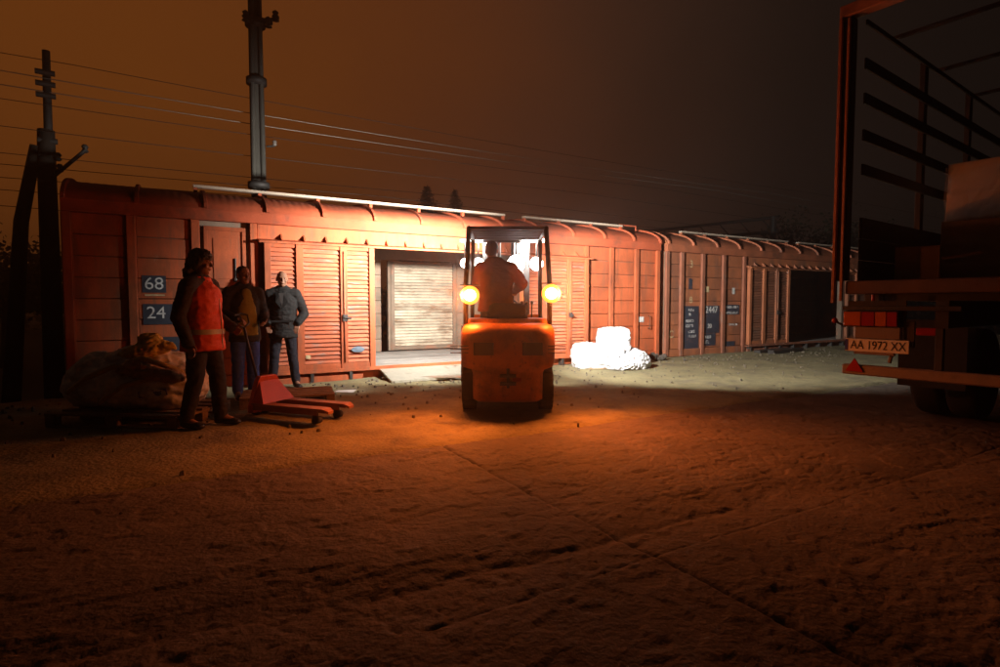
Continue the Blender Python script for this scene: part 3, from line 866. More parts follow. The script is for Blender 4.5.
# overhead guard
gz = 2.17
for s_ in (-1, 1):
    MB().tube([(0.49 * s_, -0.60, 0.98), (0.49 * s_, -0.58, 1.5), (0.46 * s_, -0.42, gz)], 0.030, 8).build('rear_pillar', M_BLACKP, fl, True)
    MB().tube([(0.49 * s_, 0.92, 0.9), (0.48 * s_, 0.85, 1.5), (0.46 * s_, 0.60, gz)], 0.030, 8).build('front_pillar', M_BLACKP, fl, True)
    MB().tube([(0.46 * s_, -0.44, gz), (0.46 * s_, 0.62, gz)], 0.030, 8).build('guard_rail', M_BLACKP, fl, True)
for k in range(7):
    y = -0.42 + 1.02 * k / 6
    bx('guard_bar', -0.45, 0.45, y - 0.012, y + 0.012, gz - 0.02, gz + 0.025, M_BLACKP, fl, 0.004)
# mast
for s_ in (-1, 1):
    q = MB(); q.box(0.30 * s_ - 0.04, 0.30 * s_ + 0.04, 1.06, 1.19, 0.08, 2.32); q.build('mast_upright', M_DARKSTEEL, fl, bevel=0.008)
    MB().box(0.225 * s_ - 0.028, 0.225 * s_ + 0.028, 1.07, 1.18, 0.12, 2.28).build('inner_mast', M_CHROME, fl)
    MB().tube([(0.15 * s_, 1.10, 0.3), (0.15 * s_, 1.10, 2.15)], 0.032, 12).build('lift_cylinder', M_CHROME, fl, True)
    MB().tube([(0.10 * s_, 1.05, 1.0), (0.10 * s_, 1.06, 1.7), (0.13 * s_, 1.12, 2.25), (0.09 * s_, 1.18, 2.2), (0.08 * s_, 1.2, 1.2)], 0.014, 6).build('hydraulic_hose', M_BLACKRUB, fl, True)
    MB().box(0.27 * s_ - 0.05, 0.27 * s_ + 0.05, 1.26, 2.30, 0.06, 0.10).build('fork_blade', M_DARKSTEEL, fl)
    MB().box(0.27 * s_ - 0.05, 0.27 * s_ + 0.05, 1.215, 1.259, 0.06, 0.58).build('fork_shank', M_DARKSTEEL, fl)
cb = MB(); cb.box(-0.26, 0.26, 1.055, 1.18, 2.284, 2.322); cb.box(-0.26, 0.26, 1.085, 1.16, 0.1, 0.16); cb.build('mast_crosshead', M_DARKSTEEL, fl)
cr_ = MB(); cr_.box(-0.48, 0.48, 1.191, 1.214, 0.16, 0.24); cr_.box(-0.48, 0.48, 1.191, 1.214, 0.48, 0.56)
for k in range(6):
    x = -0.46 + 0.92 * k / 5
    cr_.box(x - 0.015, x + 0.015, 1.192, 1.213, 0.24, 1.05)
cr_.box(-0.475, 0.475, 1.192, 1.213, 1.05, 1.085)
cr_.build('load_carriage', M_DARKSTEEL, fl)
MB().tube([(-0.56, -0.15, 0.30), (-0.565, -0.16, 1.0)], 0.012, 6).build('exhaust_pipe', M_DARKSTEEL, fl)
# lamps: four white work lamps facing forward on the front of the guard, two amber ones at the rear
def lamp_light(name, kind, loc, aim, power, color, size, blend, parent, soft):
    li = bpy.data.lights.new(name, 'SPOT')
    li.energy = power; li.color = color; li.spot_size = math.radians(size); li.spot_blend = blend; li.shadow_soft_size = soft
    lo = bpy.data.objects.new(name, li); COL.objects.link(lo)
    lo.parent = parent; lo.location = loc
    lo.rotation_euler = (Vector(aim) - Vector(loc)).to_track_quat('-Z', 'Y').to_euler()
    return lo
for i, (x, z, rr_) in enumerate(((-0.59, 1.85, 0.065), (-0.40, 1.84, 0.085), (0.14, 1.84, 0.125), (0.43, 1.84, 0.095))):
    y = 0.88
    pts = [(0.02, -0.075), (rr_ * 0.7, -0.062), (rr_, -0.01), (rr_ * 1.0, 0.03), (rr_ * 0.8, 0.045), (0.02, 0.05)]
    lens = MB().lathe(pts, Matrix.Rotation(PI / 2, 4, 'Z'), 20).build('work_lamp', M_LAMPW, fl, True, (x, y, z))
    lens['label'] = 'lit white work lamp'
    MB().lathe([(rr_ * 1.04, 0.0), (rr_ * 1.12, 0.0), (rr_ * 1.12, 0.035), (rr_ * 1.04, 0.035)], Matrix.Rotation(PI / 2, 4, 'Z'), 20).build('lamp_ring', M_BLACKP, lens, True)
    MB().tube([(0, 0, rr_ * 1.05), (0, -0.02, gz - z)], 0.012, 6).build('lamp_bracket', M_BLACKP, lens)
MB().box(-0.66, 0.54, 0.85, 0.88, gz - 0.03, gz + 0.02).build('lamp_bar', M_BLACKP, fl)
for x in (-0.38, 0.35):
    q = MB().lathe([(0.03, -0.06), (0.07, -0.05), (0.085, 0.0), (0.085, 0.04), (0.07, 0.045), (0.03, 0.03)], Matrix.Rotation(PI / 2, 4, 'Z'), 18).build('roof_lamp', M_BLACKP, fl, True, (x, 0.70, gz + 0.085))
    MB().lathe([(0.005, 0.046), (0.068, 0.046), (0.062, 0.052), (0.005, 0.055)], Matrix.Rotation(PI / 2, 4, 'Z'), 18).build('roof_lamp_glass', M_LAMPW, q, True)
for s_ in (-1, 1):
    MB().tube([(0.46 * s_, 0.60, gz), (0.46 * s_, 0.86, gz)], 0.018, 6).build('lamp_bar_arm', M_BLACKP, fl)
def az_aim(loc, az, el):
    a, e = math.radians(az), math.radians(el)
    return Vector(loc) + Vector((math.cos(a) * math.cos(e), math.sin(a) * math.cos(e), math.sin(e))) * 3
for loc, az, size, blend, pw, el in (((-0.38, 0.82, 2.255), 126, 120, 0.9, 1.55, -18), ((0.30, 0.82, 2.255), 78, 132, 0.35, 0.36, -12), ((0.40, 0.82, 2.255), 45, 92, 0.55, 1.5, -14)):
    lamp_light('work_lamp_light', 'SPOT', loc, az_aim(loc, az, el), WHITE_W * pw, (1.0, 0.95, 0.86), size, blend, fl, 0.06)
for i, (x, z) in enumerate(((-0.435, 1.37), (0.50, 1.39))):
    y = -0.66
    sg = 1 if x > 0 else -1
    root_l = MB().lathe([(0.02, -0.06), (0.08, -0.05), (0.108, -0.005), (0.108, 0.03), (0.085, 0.045), (0.02, 0.05)], Matrix.Rotation(-PI / 2, 4, 'Z'), 28).build('rear_lamp', M_LAMPA, fl, True, (x, y, z))
    root_l['label'] = 'glowing amber rear lamp'
    MB().ell((0, -0.055, 0), (0.070, 0.035, 0.066)).build('lamp_bulb', M_LAMPB, root_l, True)
    MB().tube([(0, 0.05, 0), (0.03 * sg, 0.09, 0.0)], 0.014, 6).build('lamp_bracket', M_BLACKP, root_l)
    MB().box(-0.11, 0.11, -0.09, 0.03, 0.112, 0.122).build('lamp_visor', M_BLACKP, root_l)
    o_ = (x + 0.02 * sg, y - 0.125, z)
    lamp_light('rear_lamp_light', 'SPOT', o_, (o_[0] + (0.65 if sg < 0 else 1.0) * sg, o_[1] - 1.0, z - 1.5), AMBER_W * (0.85 if sg < 0 else 1.1), (1.0, 0.20, 0.03), 100, 1.0, fl, 0.06)
    li = bpy.data.lights.new('rear_lamp_glow', 'POINT'); li.energy = AMBER_W * 0.165; li.color = (1.0, 0.20, 0.03); li.shadow_soft_size = 0.05
    lo = bpy.data.objects.new('rear_lamp_glow', li); COL.objects.link(lo); lo.parent = fl; lo.location = (x + 0.15 * sg, y - 0.06, z)

# ------------------------------------------------------------------ people
def hand(b, wrist, d, side, curl=0.5, s=1.0):
    wrist, d, side = Vector(wrist), Vector(d).normalized(), Vector(side).normalized()
    side = (side - d * side.dot(d)).normalized()
    n = d.cross(side).normalized()
    for k in (-1, 0, 1):
        b.capsule(wrist + d * 0.01 * s + side * 0.018 * k * s, wrist + d * 0.085 * s + side * 0.026 * k * s, 0.016 * s, 0.015 * s, 10)
    for k, ln in zip((-1.5, -0.5, 0.5, 1.5), (0.062, 0.076, 0.080, 0.072)):
        p0_ = wrist + d * 0.09 * s + side * 0.0205 * k * s
        p1_ = p0_ + (d * math.cos(curl) + n * math.sin(curl)) * ln * 0.5 * s
        p2_ = p1_ + (d * math.cos(curl * 2) + n * math.sin(curl * 2)) * ln * 0.5 * s
        b.capsule(p0_, p1_, 0.0095 * s, 0.009 * s, 8); b.capsule(p1_, p2_, 0.009 * s, 0.0078 * s, 8)
    t0_ = wrist + d * 0.03 * s + side * 0.03 * s
    t1_ = t0_ + (d * 0.6 + side * 0.7 + n * 0.25).normalized() * 0.042 * s
    t2_ = t1_ + (d * 0.9 + side * 0.2 + n * 0.4).normalized() * 0.032 * s
    b.capsule(t0_, t1_, 0.013 * s, 0.0105 * s, 8); b.capsule(t1_, t2_, 0.0105 * s, 0.009 * s, 8)

def head(b, c, yaw=0.0, tilt=0.0):
    """adult head centred on c, facing -y before yaw"""
    c = Vector(c)
    R = Matrix.Rotation(yaw, 3, 'Z') @ Matrix.Rotation(tilt, 3, 'X')
    e = (R.to_euler())
    def P_(x, y, z): return c + R @ Vector((x, y, z))
    b.ell(P_(0, 0.012, 0.03), (0.077, 0.096, 0.092), e)
    b.ell(P_(0, -0.012, -0.035), (0.064, 0.076, 0.082), e)
    b.ell(P_(0, -0.045, -0.085), (0.036, 0.036, 0.030), e)           # chin
    b.ell(P_(0, -0.072, 0.028), (0.052, 0.022, 0.014), e)             # brow
    b.capsule(P_(0, -0.088, 0.012), P_(0, -0.105, -0.022), 0.009, 0.014, 8)   # nose
    b.ell(P_(0, -0.086, -0.055), (0.026, 0.012, 0.010), e)            # lips
    for s_ in (-1, 1):
        b.ell(P_(0.038 * s_, -0.062, -0.028), (0.024, 0.022, 0.022), e)   # cheek
        b.ell(P_(0.078 * s_, 0.012, -0.005), (0.010, 0.020, 0.034), e)    # ear
    return R

def person(label, loc, rotz, pose, wear, seed=0):
    root = thing('person', label, 'person', loc, rotz)
    J = pose
    # body: one continuous figure
    b = MB()
    R = head(b, J['head'], J.get('yaw', 0), J.get('tilt', 0))
    hc = Vector(J['head'])
    b.capsule(hc + Vector((0, 0.02, -0.06)), J['neck'], 0.056, 0.062)
    b.capsule(J['neck'], J['chest'], 0.075, 0.12, flat=(1.35, 0.95)); b.capsule(J['chest'], J['waist'], 0.12, 0.105, flat=(1.25, 0.95)); b.capsule(J['waist'], J['pelvis'], 0.105, 0.12, flat=(1.25, 0.95))
    for s_ in ('l', 'r'):
        sh, el, wr = (Vector(J[k + s_]) for k in ('sh', 'el', 'wr'))
        b.capsule(J['neck'], sh, 0.06, 0.052); b.capsule(sh, el, 0.050, 0.040); b.capsule(el, wr, 0.040, 0.027)
        hd = J.get('hd' + s_)
        if hd is None:
            hd = ((wr - el).normalized(), Vector((0, -1, 0)))
        hand(b, wr, hd[0], hd[1], J.get('curl', 0.5))
        hp, kn, an, to = (Vector(J[k + s_]) for k in ('hp', 'kn', 'an', 'to'))
        b.capsule(J['pelvis'], hp, 0.10, 0.085); b.capsule(hp, kn, 0.080, 0.055); b.capsule(kn, an, 0.055, 0.038); b.capsule(an, to, 0.038, 0.032)
    blob(b, 'body', M_SKIN, root, 0.0075, 2)
    e = MB()
    for s_ in (-1, 1):
        c = hc + R @ Vector((0.030 * s_, -0.081, 0.006)); e.ell(c, (0.009, 0.005, 0.005), None, 10, 6)
    e.build('eyes', M_EYE, root, True)
    # trousers
    q = MB()
    k_ = wear.get('leg_w', 1.0)
    q.capsule(Vector(J['waist']) * 0.4 + Vector(J['pelvis']) * 0.6, J['pelvis'], 0.125, 0.135, flat=(1.22, 0.95))
    for s_ in ('l', 'r'):
        hp, kn, an, to = (Vector(J[k + s_]) for k in ('hp', 'kn', 'an', 'to'))
        q.capsule(J['pelvis'], hp, 0.125, 0.105 * k_); q.capsule(hp, kn, 0.102 * k_, 0.078 * k_); q.capsule(kn, an + Vector((0, 0, 0.02)), 0.078 * k_, 0.066 * k_)
    blob(q, 'trousers', wear['trousers'], root, 0.013, 4, 0.012, 9, (1, 1, 1.6), seed + 1)
    # jacket
    q = MB()
    w = wear.get('bulk', 1.0)
    hem = Vector(J['hem'])
    q.capsule(J['neck'], J['chest'], 0.085 * w, 0.142 * w, flat=(1.42, 0.98)); q.capsule(J['chest'], J['waist'], 0.142 * w, 0.130 * w, flat=(1.36, 1.0)); q.frus(J['waist'], hem, 0.134 * w, 0.150 * w, (1.34, 1.02))
    for s_ in ('l', 'r'):
        sh, el, wr = (Vector(J[k + s_]) for k in ('sh', 'el', 'wr'))
        q.capsule(Vector(J['neck']) + Vector((0, 0, -0.02)), sh, 0.075 * w, 0.076 * w); q.capsule(sh, el, 0.077 * w, 0.064 * w); q.capsule(el, wr, 0.064 * w, 0.052 * w)
    jk = blob(q, 'jacket', wear['jacket'], root, 0.013, 4, 0.014, 8, (1, 1, 1.8), seed + 2)
    # collar
    n_ = Vector(J['neck']); up = (hc - n_).normalized()
    q = MB(); rings = []
    for r_, h in ((0.088, -0.02), (0.080, 0.02), (0.076, 0.05), (0.066, 0.052), (0.062, 0.0)):
        rings.append([n_ + up * h + Vector((r_ * math.cos(2 * PI * k / 20) * 1.05, r_ * math.sin(2 * PI * k / 20) * 0.95 + 0.004, -0.02 * math.sin(2 * PI * k / 20) * -1)) for k in range(20)])
    q.loft(rings, False).build('collar', wear.get('collar', wear['jacket']), jk, True)
    # shoes
    for s_ in ('l', 'r'):
        an, to = Vector(J['an' + s_]), Vector(J['to' + s_])
        q = MB(); d = (to - an); d.z = 0; d.normalize()
        q.capsule(an + Vector((0, 0, -0.005)), an - d * 0.025 + Vector((0, 0, -0.045)), 0.050, 0.042); q.capsule(an + Vector((0, 0, -0.045)), to + Vector((0, 0, -0.002)), 0.043, 0.040, flat=(1.0, 1.0))
        q.ell(to + d * 0.02 + Vector((0, 0, -0.008)), (0.048, 0.048, 0.030))
        blob(q, 'shoe', M_SHOE, root, 0.01, 2)
    # hair or headgear
    h = MB(); c = hc; eR = R.to_euler()
    def P_(x, y, z): return c + R @ Vector((x, y, z))
    st = wear.get('hair', 'short')
    if st == 'short':
        h.ell(P_(0, 0.026, 0.046), (0.081, 0.094, 0.085), eR); h.ell(P_(0, 0.06, 0.0), (0.072, 0.055, 0.07), eR)
        blob(h, 'hair', wear.get('hairmat', M_HAIR), root, 0.009, 2, 0.004, 40, V1, seed)
    elif st == 'bald':
        h.ell(P_(0, 0.06, 0.008), (0.079, 0.056, 0.058), eR); h.ell(P_(0.07, 0.03, 0.005), (0.016, 0.04, 0.03), eR); h.ell(P_(-0.07, 0.03, 0.005), (0.016, 0.04, 0.03), eR)
        blob(h, 'hair', wear.get('hairmat', M_HAIR), root, 0.008, 2, 0.003, 40, V1, seed)
    elif st == 'shaggy':
        h.ell(P_(0, 0.02, 0.062), (0.098, 0.112, 0.082), eR); h.ell(P_(0, 0.075, -0.02), (0.095, 0.07, 0.11), eR); h.ell(P_(0, 0.10, -0.10), (0.10, 0.07, 0.08), eR)
        h.ell(P_(0.07, 0.03, 0.0), (0.03, 0.05, 0.06), eR); h.ell(P_(-0.07, 0.03, 0.0), (0.03, 0.05, 0.06), eR)
        blob(h, 'hair', M_HAIR, root, 0.010, 2, 0.022, 22, V1, seed)
    elif st == 'cap':
        h.ell(P_(0, 0.012, 0.058), (0.087, 0.104, 0.076), eR); h.ell(P_(0, -0.10, 0.045), (0.062, 0.06, 0.010), eR)
        blob(h, 'cap', M_CAMO, root, 0.009, 2, 0.003, 20, V1, seed)
    return root, jk

def standing(h=1.75, spread=0.10, lean=0.0):
    k = h / 1.75
    J = {'pelvis': (0, 0.0, 0.95), 'waist': (0, 0, 1.08), 'chest': (0, 0.0, 1.30), 'neck': (0, 0.02, 1.475), 'head': (0, -0.01, 1.635), 'hem': (0, 0, 0.77)}
    for s_, x in (('l', 1), ('r', -1)):
        J['sh' + s_] = (0.185 * x, 0.015, 1.415); J['el' + s_] = (0.245 * x, 0.05, 1.13); J['wr' + s_] = (0.25 * x, -0.03, 0.90)
        J['hp' + s_] = (0.088 * x, 0, 0.90); J['kn' + s_] = (spread * 0.95 * x, -0.015, 0.50); J['an' + s_] = (spread * x, 0.02, 0.10); J['to' + s_] = ((spread + 0.03) * x, -0.12, 0.045)
    return {a: (Vector(b) * k) for a, b in J.items()}

# the man in the charcoal jacket in front of the wagon, hands in his pockets
J = standing(1.75, 0.12)
J['ell'] = Vector((0.30, 0.10, 1.13)); J['wrl'] = Vector((0.215, -0.07, 0.985)); J['elr'] = Vector((-0.30, 0.10, 1.13)); J['wrr'] = Vector((-0.215, -0.07, 0.985))
J['hdl'] = (Vector((-0.3, -0.3, -1)), Vector((-1, 0, 0))); J['hdr'] = (Vector((0.3, -0.3, -1)), Vector((1, 0, 0))); J['curl'] = 0.25
J['yaw'] = 0.15
for s_, x in (('l', 1), ('r', -1)):
    J['an' + s_] = Vector((0.165 * x, 0.02, 0.10)); J['kn' + s_] = Vector((0.125 * x, -0.01, 0.50)); J['to' + s_] = Vector((0.215 * x, -0.11, 0.045))
manj, jk = person('man in charcoal jacket and navy jeans, hands in pockets, before the louvred door', (-3.24, 8.36, 0.0), 0.30, J,
                  dict(jacket=M_SUIT, trousers=M_NAVY, hair='bald', hairmat=M_HAIRG, bulk=1.02, leg_w=0.92), 3)
for s_ in (-1, 1):
    MB().add([(0.012 * s_, -0.158, 1.20), (0.085 * s_, -0.150, 1.30), (0.075 * s_, -0.115, 1.45), (0.03 * s_, -0.137, 1.40), (0.012 * s_, -0.166, 1.20), (0.085 * s_, -0.158, 1.30), (0.075 * s_, -0.123, 1.45), (0.03 * s_, -0.145, 1.40)],
             [(0, 1, 2, 3), (7, 6, 5, 4), (0, 4, 5, 1), (1, 5, 6, 2), (2, 6, 7, 3), (3, 7, 4, 0)]).build('lapel', M_SUIT, jk)
    MB().box(0.08 * s_ - 0.075, 0.08 * s_ + 0.075, -0.165, -0.155, 1.0, 1.03).build('pocket_flap', M_SUIT, jk)
for k in range(3):
    MB().ell((0.012, -0.160, 1.16 - 0.10 * k), (0.009, 0.006, 0.009), None, 10, 6).build('button', M_DKCLOTH, jk, True)
MB().add([(-0.05, -0.138, 1.43), (0.05, -0.138, 1.43), (0.0, -0.163, 1.22), (-0.05, -0.118, 1.43), (0.05, -0.118, 1.43), (0.0, -0.143, 1.22)], [(0, 1, 2), (5, 4, 3), (0, 3, 4, 1), (1, 4, 5, 2), (2, 5, 3, 0)]).build('shirt_front', mat('grey_shirt', (0.045, 0.042, 0.042), 0.8, 0.1, 9, 0.1, 60), manj)

# the man in the orange vest, side on, looking towards the fork lift
J = standing(1.80, 0.10)
J['wrr'] = Vector((-0.27, -0.02, 0.88)); J['elr'] = Vector((-0.285, 0.07, 1.14)); J['wrl'] = Vector((0.20, -0.20, 1.02)); J['ell'] = Vector((0.26, 0.03, 1.15))
J['yaw'] = 0.10; J['tilt'] = 0.06
J['anr'] = Vector((-0.11, 0.13, 0.10)); J['tor'] = Vector((-0.13, -0.01, 0.045)); J['knr'] = Vector((-0.10, 0.03, 0.51))
J['anl'] = Vector((0.11, -0.10, 0.10)); J['tol'] = Vector((0.13, -0.24, 0.045)); J['knl'] = Vector((0.10, -0.08, 0.52))
manv, jk = person('man in orange hi-vis vest over dark jacket, standing beside the sack pile', (-3.04, 5.72, 0.0), 1.50, J,
                  dict(jacket=M_BRCLOTH, trousers=M_DKCLOTH, hair='shaggy', bulk=1.04, leg_w=1.02), 11)
q = MB()
q.capsule(J['neck'] + Vector((0, 0, -0.035)), J['chest'], 0.10, 0.168, flat=(1.34, 1.02)); q.capsule(J['chest'], J['waist'], 0.168, 0.162, flat=(1.30, 1.05)); q.frus(J['waist'], Vector((0, 0, 0.80)), 0.166, 0.184, (1.28, 1.06))
vest = blob(q, 'hi_vis_vest', M_HIVIS, manv, 0.013, 3, 0.014, 7, (1, 1, 2), 5)
for z in (0.985,):
    rings = []
    for h in (0.0, 0.05):
        rings.append([(0.232 * math.cos(2 * PI * k / 36), 0.195 * math.sin(2 * PI * k / 36), z - 0.02 + h) for k in range(36)])
    MB().loft(rings, False).build('reflective_band', M_REFL, vest, True)
MB().tube([(0.02, -0.196, 0.82), (0.02, -0.190, 1.1), (0.02, -0.170, 1.32), (0.03, -0.12, 1.44)], 0.006, 6).build('vest_zip', M_REFL, vest, True)

# the man in jeans, his face turned to the right
J = standing(1.76, 0.10)
J['wrl'] = Vector((0.19, -0.18, 1.04)); J['ell'] = Vector((0.27, 0.03, 1.14)); J['wrr'] = Vector((-0.15, -0.20, 1.08)); J['elr'] = Vector((-0.27, 0.02, 1.14))
J['yaw'] = 0.15
manb, jk = person('bareheaded man in open dark jacket, olive shirt and blue jeans', (-3.40, 7.45, 0.0), 0.75, J,
                  dict(jacket=M_DKCLOTH, trousers=M_JEANS, hair='short', bulk=1.0, leg_w=1.0), 17)
q = MB(); q.capsule((0, -0.085, 1.42), (0, -0.105, 1.22), 0.058, 0.092, flat=(1.15, 0.72)); q.frus((0, -0.092, 1.24), (0, -0.095, 0.86), 0.115, 0.140, (1.0, 0.60))
blob(q, 'shirt_front', M_OLIVE, manb, 0.012, 3, 0.008, 10, V1, 4)

# the driver, seated, seen from behind
J = {'pelvis': (0, 0.02, 1.27), 'waist': (0.0, 0.03, 1.40), 'chest': (0.0, -0.03, 1.60), 'neck': (0.03, -0.05, 1.775), 'head': (0.055, -0.10, 1.945), 'hem': (0, 0.02, 1.18)}
for s_, x in (('l', 1), ('r', -1)):
    J['sh' + s_] = (0.19 * x, -0.03, 1.715); J['hp' + s_] = (0.09 * x, 0.0, 1.26); J['kn' + s_] = (0.14 * x, -0.43, 1.27); J['an' + s_] = (0.14 * x, -0.57, 0.66); J['to' + s_] = (0.15 * x, -0.70, 0.60)
J = {a: Vector(b) for a, b in J.items()}
J['ell'] = Vector((0.24, -0.20, 1.52)); J['wrl'] = Vector((0.10, -0.46, 1.39)); J['elr'] = Vector((-0.335, -0.10, 1.53)); J['wrr'] = Vector((-0.25, -0.44, 1.46))
J['yaw'] = -0.15; J['curl'] = 0.8
drv, jk = person('fork lift driver in maroon jacket sitting with his back turned', (FX - 0.14, FY - 0.05, 0.0), PI, J,
                 dict(jacket=M_DRIVER, trousers=M_DKCLOTH, hair='short', bulk=1.14, leg_w=1.0), 31)

# ------------------------------------------------------------------ pallets, sacks, hand truck
def pallet(label, loc, rotz, L=1.2, Wd=0.8):
    root = thing('pallet', label, 'pallet', loc, rotz, 'wooden pallets on the ground')
    for k in range(5):
        y = -Wd / 2 + 0.05 + (Wd - 0.1) * k / 4
        bx('top_board', -L / 2, L / 2, y - 0.055, y + 0.055, 0.122, 0.144, M_PALLET, root, 0.003)
    for x in (-L / 2 + 0.05, 0, L / 2 - 0.05):
        bx('cross_board', x - 0.05, x + 0.05, -Wd / 2, Wd / 2, 0.100, 0.1215, M_PALLET, root, 0.003)
        for y in (-Wd / 2 + 0.05, 0, Wd / 2 - 0.05):
            bx('block', x - 0.05, x + 0.05, y - 0.05, y + 0.05, 0.0225, 0.0995, M_PALLET, root, 0.004)
    for y in (-Wd / 2 + 0.05, 0, Wd / 2 - 0.05):
        bx('bottom_board', -L / 2, L / 2, y - 0.05, y + 0.05, 0.0, 0.022, M_PALLET, root, 0.003)
    return root
pallet('weathered pallet under the pile of sacks', (-3.93, 6.12, 0.0), -0.10, 1.45, 0.95)
pallet('dark pallet lying behind the hand truck forks', (-2.72, 7.15, 0.0), 0.35, 1.1, 0.7)

def sack(label, loc, prims, material, seed, fold=0.05, fs=4.0, voxel=0.02, name='sack', cat='sack', group=None):
    root = thing(name, label, cat, loc, 0, group)
    b = MB()
    for p in prims:
        b.ell(*p)
    body = blob(b, 'sack_body', material, root, voxel, 3, fold, fs, (1, 1, 1.5), seed)
    for v in body.data.vertices:
        p = v.co * 2.1 + Vector((seed, 2 * seed, 0))
        v.co += v.normal * (0.035 * mnoise.noise(p) + 0.012 * mnoise.noise(v.co * 21))
        v.co.z = max(v.co.z, 0.001)
    return root, body
s1, b1 = sack('big rumpled grey woven sack lying on the pallet', (-4.02, 6.14, 0.146), [
    ((-0.05, 0.05, 0.24), (0.66, 0.42, 0.28)), ((-0.45, 0.08, 0.27), (0.30, 0.36, 0.28), (0, -0.3, 0)), ((0.38, 0.0, 0.22), (0.38, 0.38, 0.24)), ((0.05, 0.10, 0.46), (0.40, 0.32, 0.18))], M_BAG, 2.0, 0.06, 4.5)
for pts in ([(-0.60, -0.10, 0.18), (-0.50, -0.33, 0.20), (-0.25, -0.40, 0.36), (0.0, -0.34, 0.47), (0.25, -0.28, 0.44)], [(-0.1, -0.44, 0.10), (0.15, -0.44, 0.28), (0.40, -0.36, 0.36), (0.62, -0.2, 0.34)], [(0.1, -0.30, 0.50), (0.30, -0.34, 0.56), (0.52, -0.30, 0.48), (0.66, -0.22, 0.40)]):
    q = MB(); rings = []
    P3 = [Vector(p) for p in pts]
    for i in range(len(P3) * 6 - 5):
        f_ = i / 6; k = min(int(f_), len(P3) - 2); fr_ = f_ - k
        p = P3[k].lerp(P3[k + 1], fr_ * fr_ * (3 - 2 * fr_) * 0.5 + fr_ * 0.5)
        rings.append([p + Vector((0, -0.008, -0.03)), p + Vector((0, -0.02, 0)), p + Vector((0, -0.008, 0.03)), p + Vector((0, 0.012, 0.0))])
    q.loft(rings).build('lifting_strap', M_STRAP, s1, True)
MB().box(-0.14, 0.14, -0.012, 0.012, -0.035, 0.035).build('printed_stripe', M_LILAC, s1, loc=(0.42, -0.37, 0.20), rot=(0.1, -0.12, 0.12))
s2, b2 = sack('crumpled yellow sack flopped on top of the grey sack', (-3.88, 6.10, 0.68), [
    ((0.0, 0.0, 0.08), (0.26, 0.18, 0.09), (0, -0.25, 0)), ((0.06, 0.0, 0.18), (0.13, 0.11, 0.10)), ((0.22, -0.02, 0.15), (0.13, 0.06, 0.03), (0, 0.3, 0))], M_BAGY, 6.0, 0.04, 9, 0.014)
s3, b3 = sack('flat brown sack slumped across the front of the grey sack', (-3.66, 5.84, 0.44), [
    ((0.0, 0.0, 0.10), (0.36, 0.12, 0.07), (0, 0.12, 0)), ((-0.12, 0.0, 0.16), (0.14, 0.10, 0.08))], mat('brown_sack', (0.34, 0.19, 0.09), 0.7, 0.2, 5, 0.4, 110), 9.0, 0.04, 8, 0.016)

# white wrapped load
wl_, bw_ = sack('white plastic wrapped load standing in front of the wagon wall', (2.20, 11.2, 0.0), [
    ((0.40, -0.05, 0.14), (0.36, 0.40, 0.24)), ((0.2, -0.2, 0.1), (0.4, 0.35, 0.2))], M_WHITE, 14.0, 0.08, 6, 0.016, 'wrapped_load', 'wrapped load')
q = MB(); rings = [[(0.06 + x * s_, y * s_, z) for x, y, _ in rrect(0.29, -0.26, 0.26, 0, 0.06)] for s_, z in ((1.04, 0.36), (1.0, 0.5), (0.97, 0.70), (0.90, 0.76), (0.6, 0.78))]
q.loft(rings)
blob(q, 'upper_package', M_WHITE, wl_, 0.016, 1, 0.05, 7, V1, 3)
q = MB(); rings = [[(-0.22 + x * s_, y * s_, z) for x, y, _ in rrect(0.48, -0.34, 0.34, 0, 0.10)] for s_, z in ((1.03, 0.03), (1.04, 0.2), (1.0, 0.38), (0.95, 0.43), (0.7, 0.45))]
q.loft(rings)
blob(q, 'lower_package', M_WHITE, wl_, 0.016, 1, 0.07, 5, V1, 8)
bx('under_board', -0.55, 0.5, -0.36, 0.3, 0.0, 0.03, M_PALLET, wl_, 0.004)

# hand pallet truck
hx, hy = -2.66, 6.36
hj = thing('hand_pallet_truck', 'red orange hand pallet truck with its forks pointing at the fork lift', 'pallet truck', (hx, hy, 0), math.atan2(-0.37, 0.93))
hj.scale = (0.86, 0.92, 0.92)
pl = MB(); pl.loft([[(-0.05, -w_, z), (0.03, -w_, z), (0.03, w_, z), (-0.05, w_, z)] for w_, z in ((0.27, 0.07), (0.27, 0.16), (0.17, 0.44), (0.13, 0.50))])
pl.build('lift_frame', M_JACK, hj, bevel=0.012)
MB().add([(0.03, -0.26, 0.19), (0.03, 0.26, 0.19), (0.20, -0.26, 0.19), (0.20, 0.26, 0.19), (0.03, -0.15, 0.44), (0.03, 0.15, 0.44)], [(0, 1, 3, 2), (2, 3, 5, 4), (0, 2, 4), (1, 5, 3), (0, 4, 5, 1)]).build('fork_gusset', M_JACK, hj)
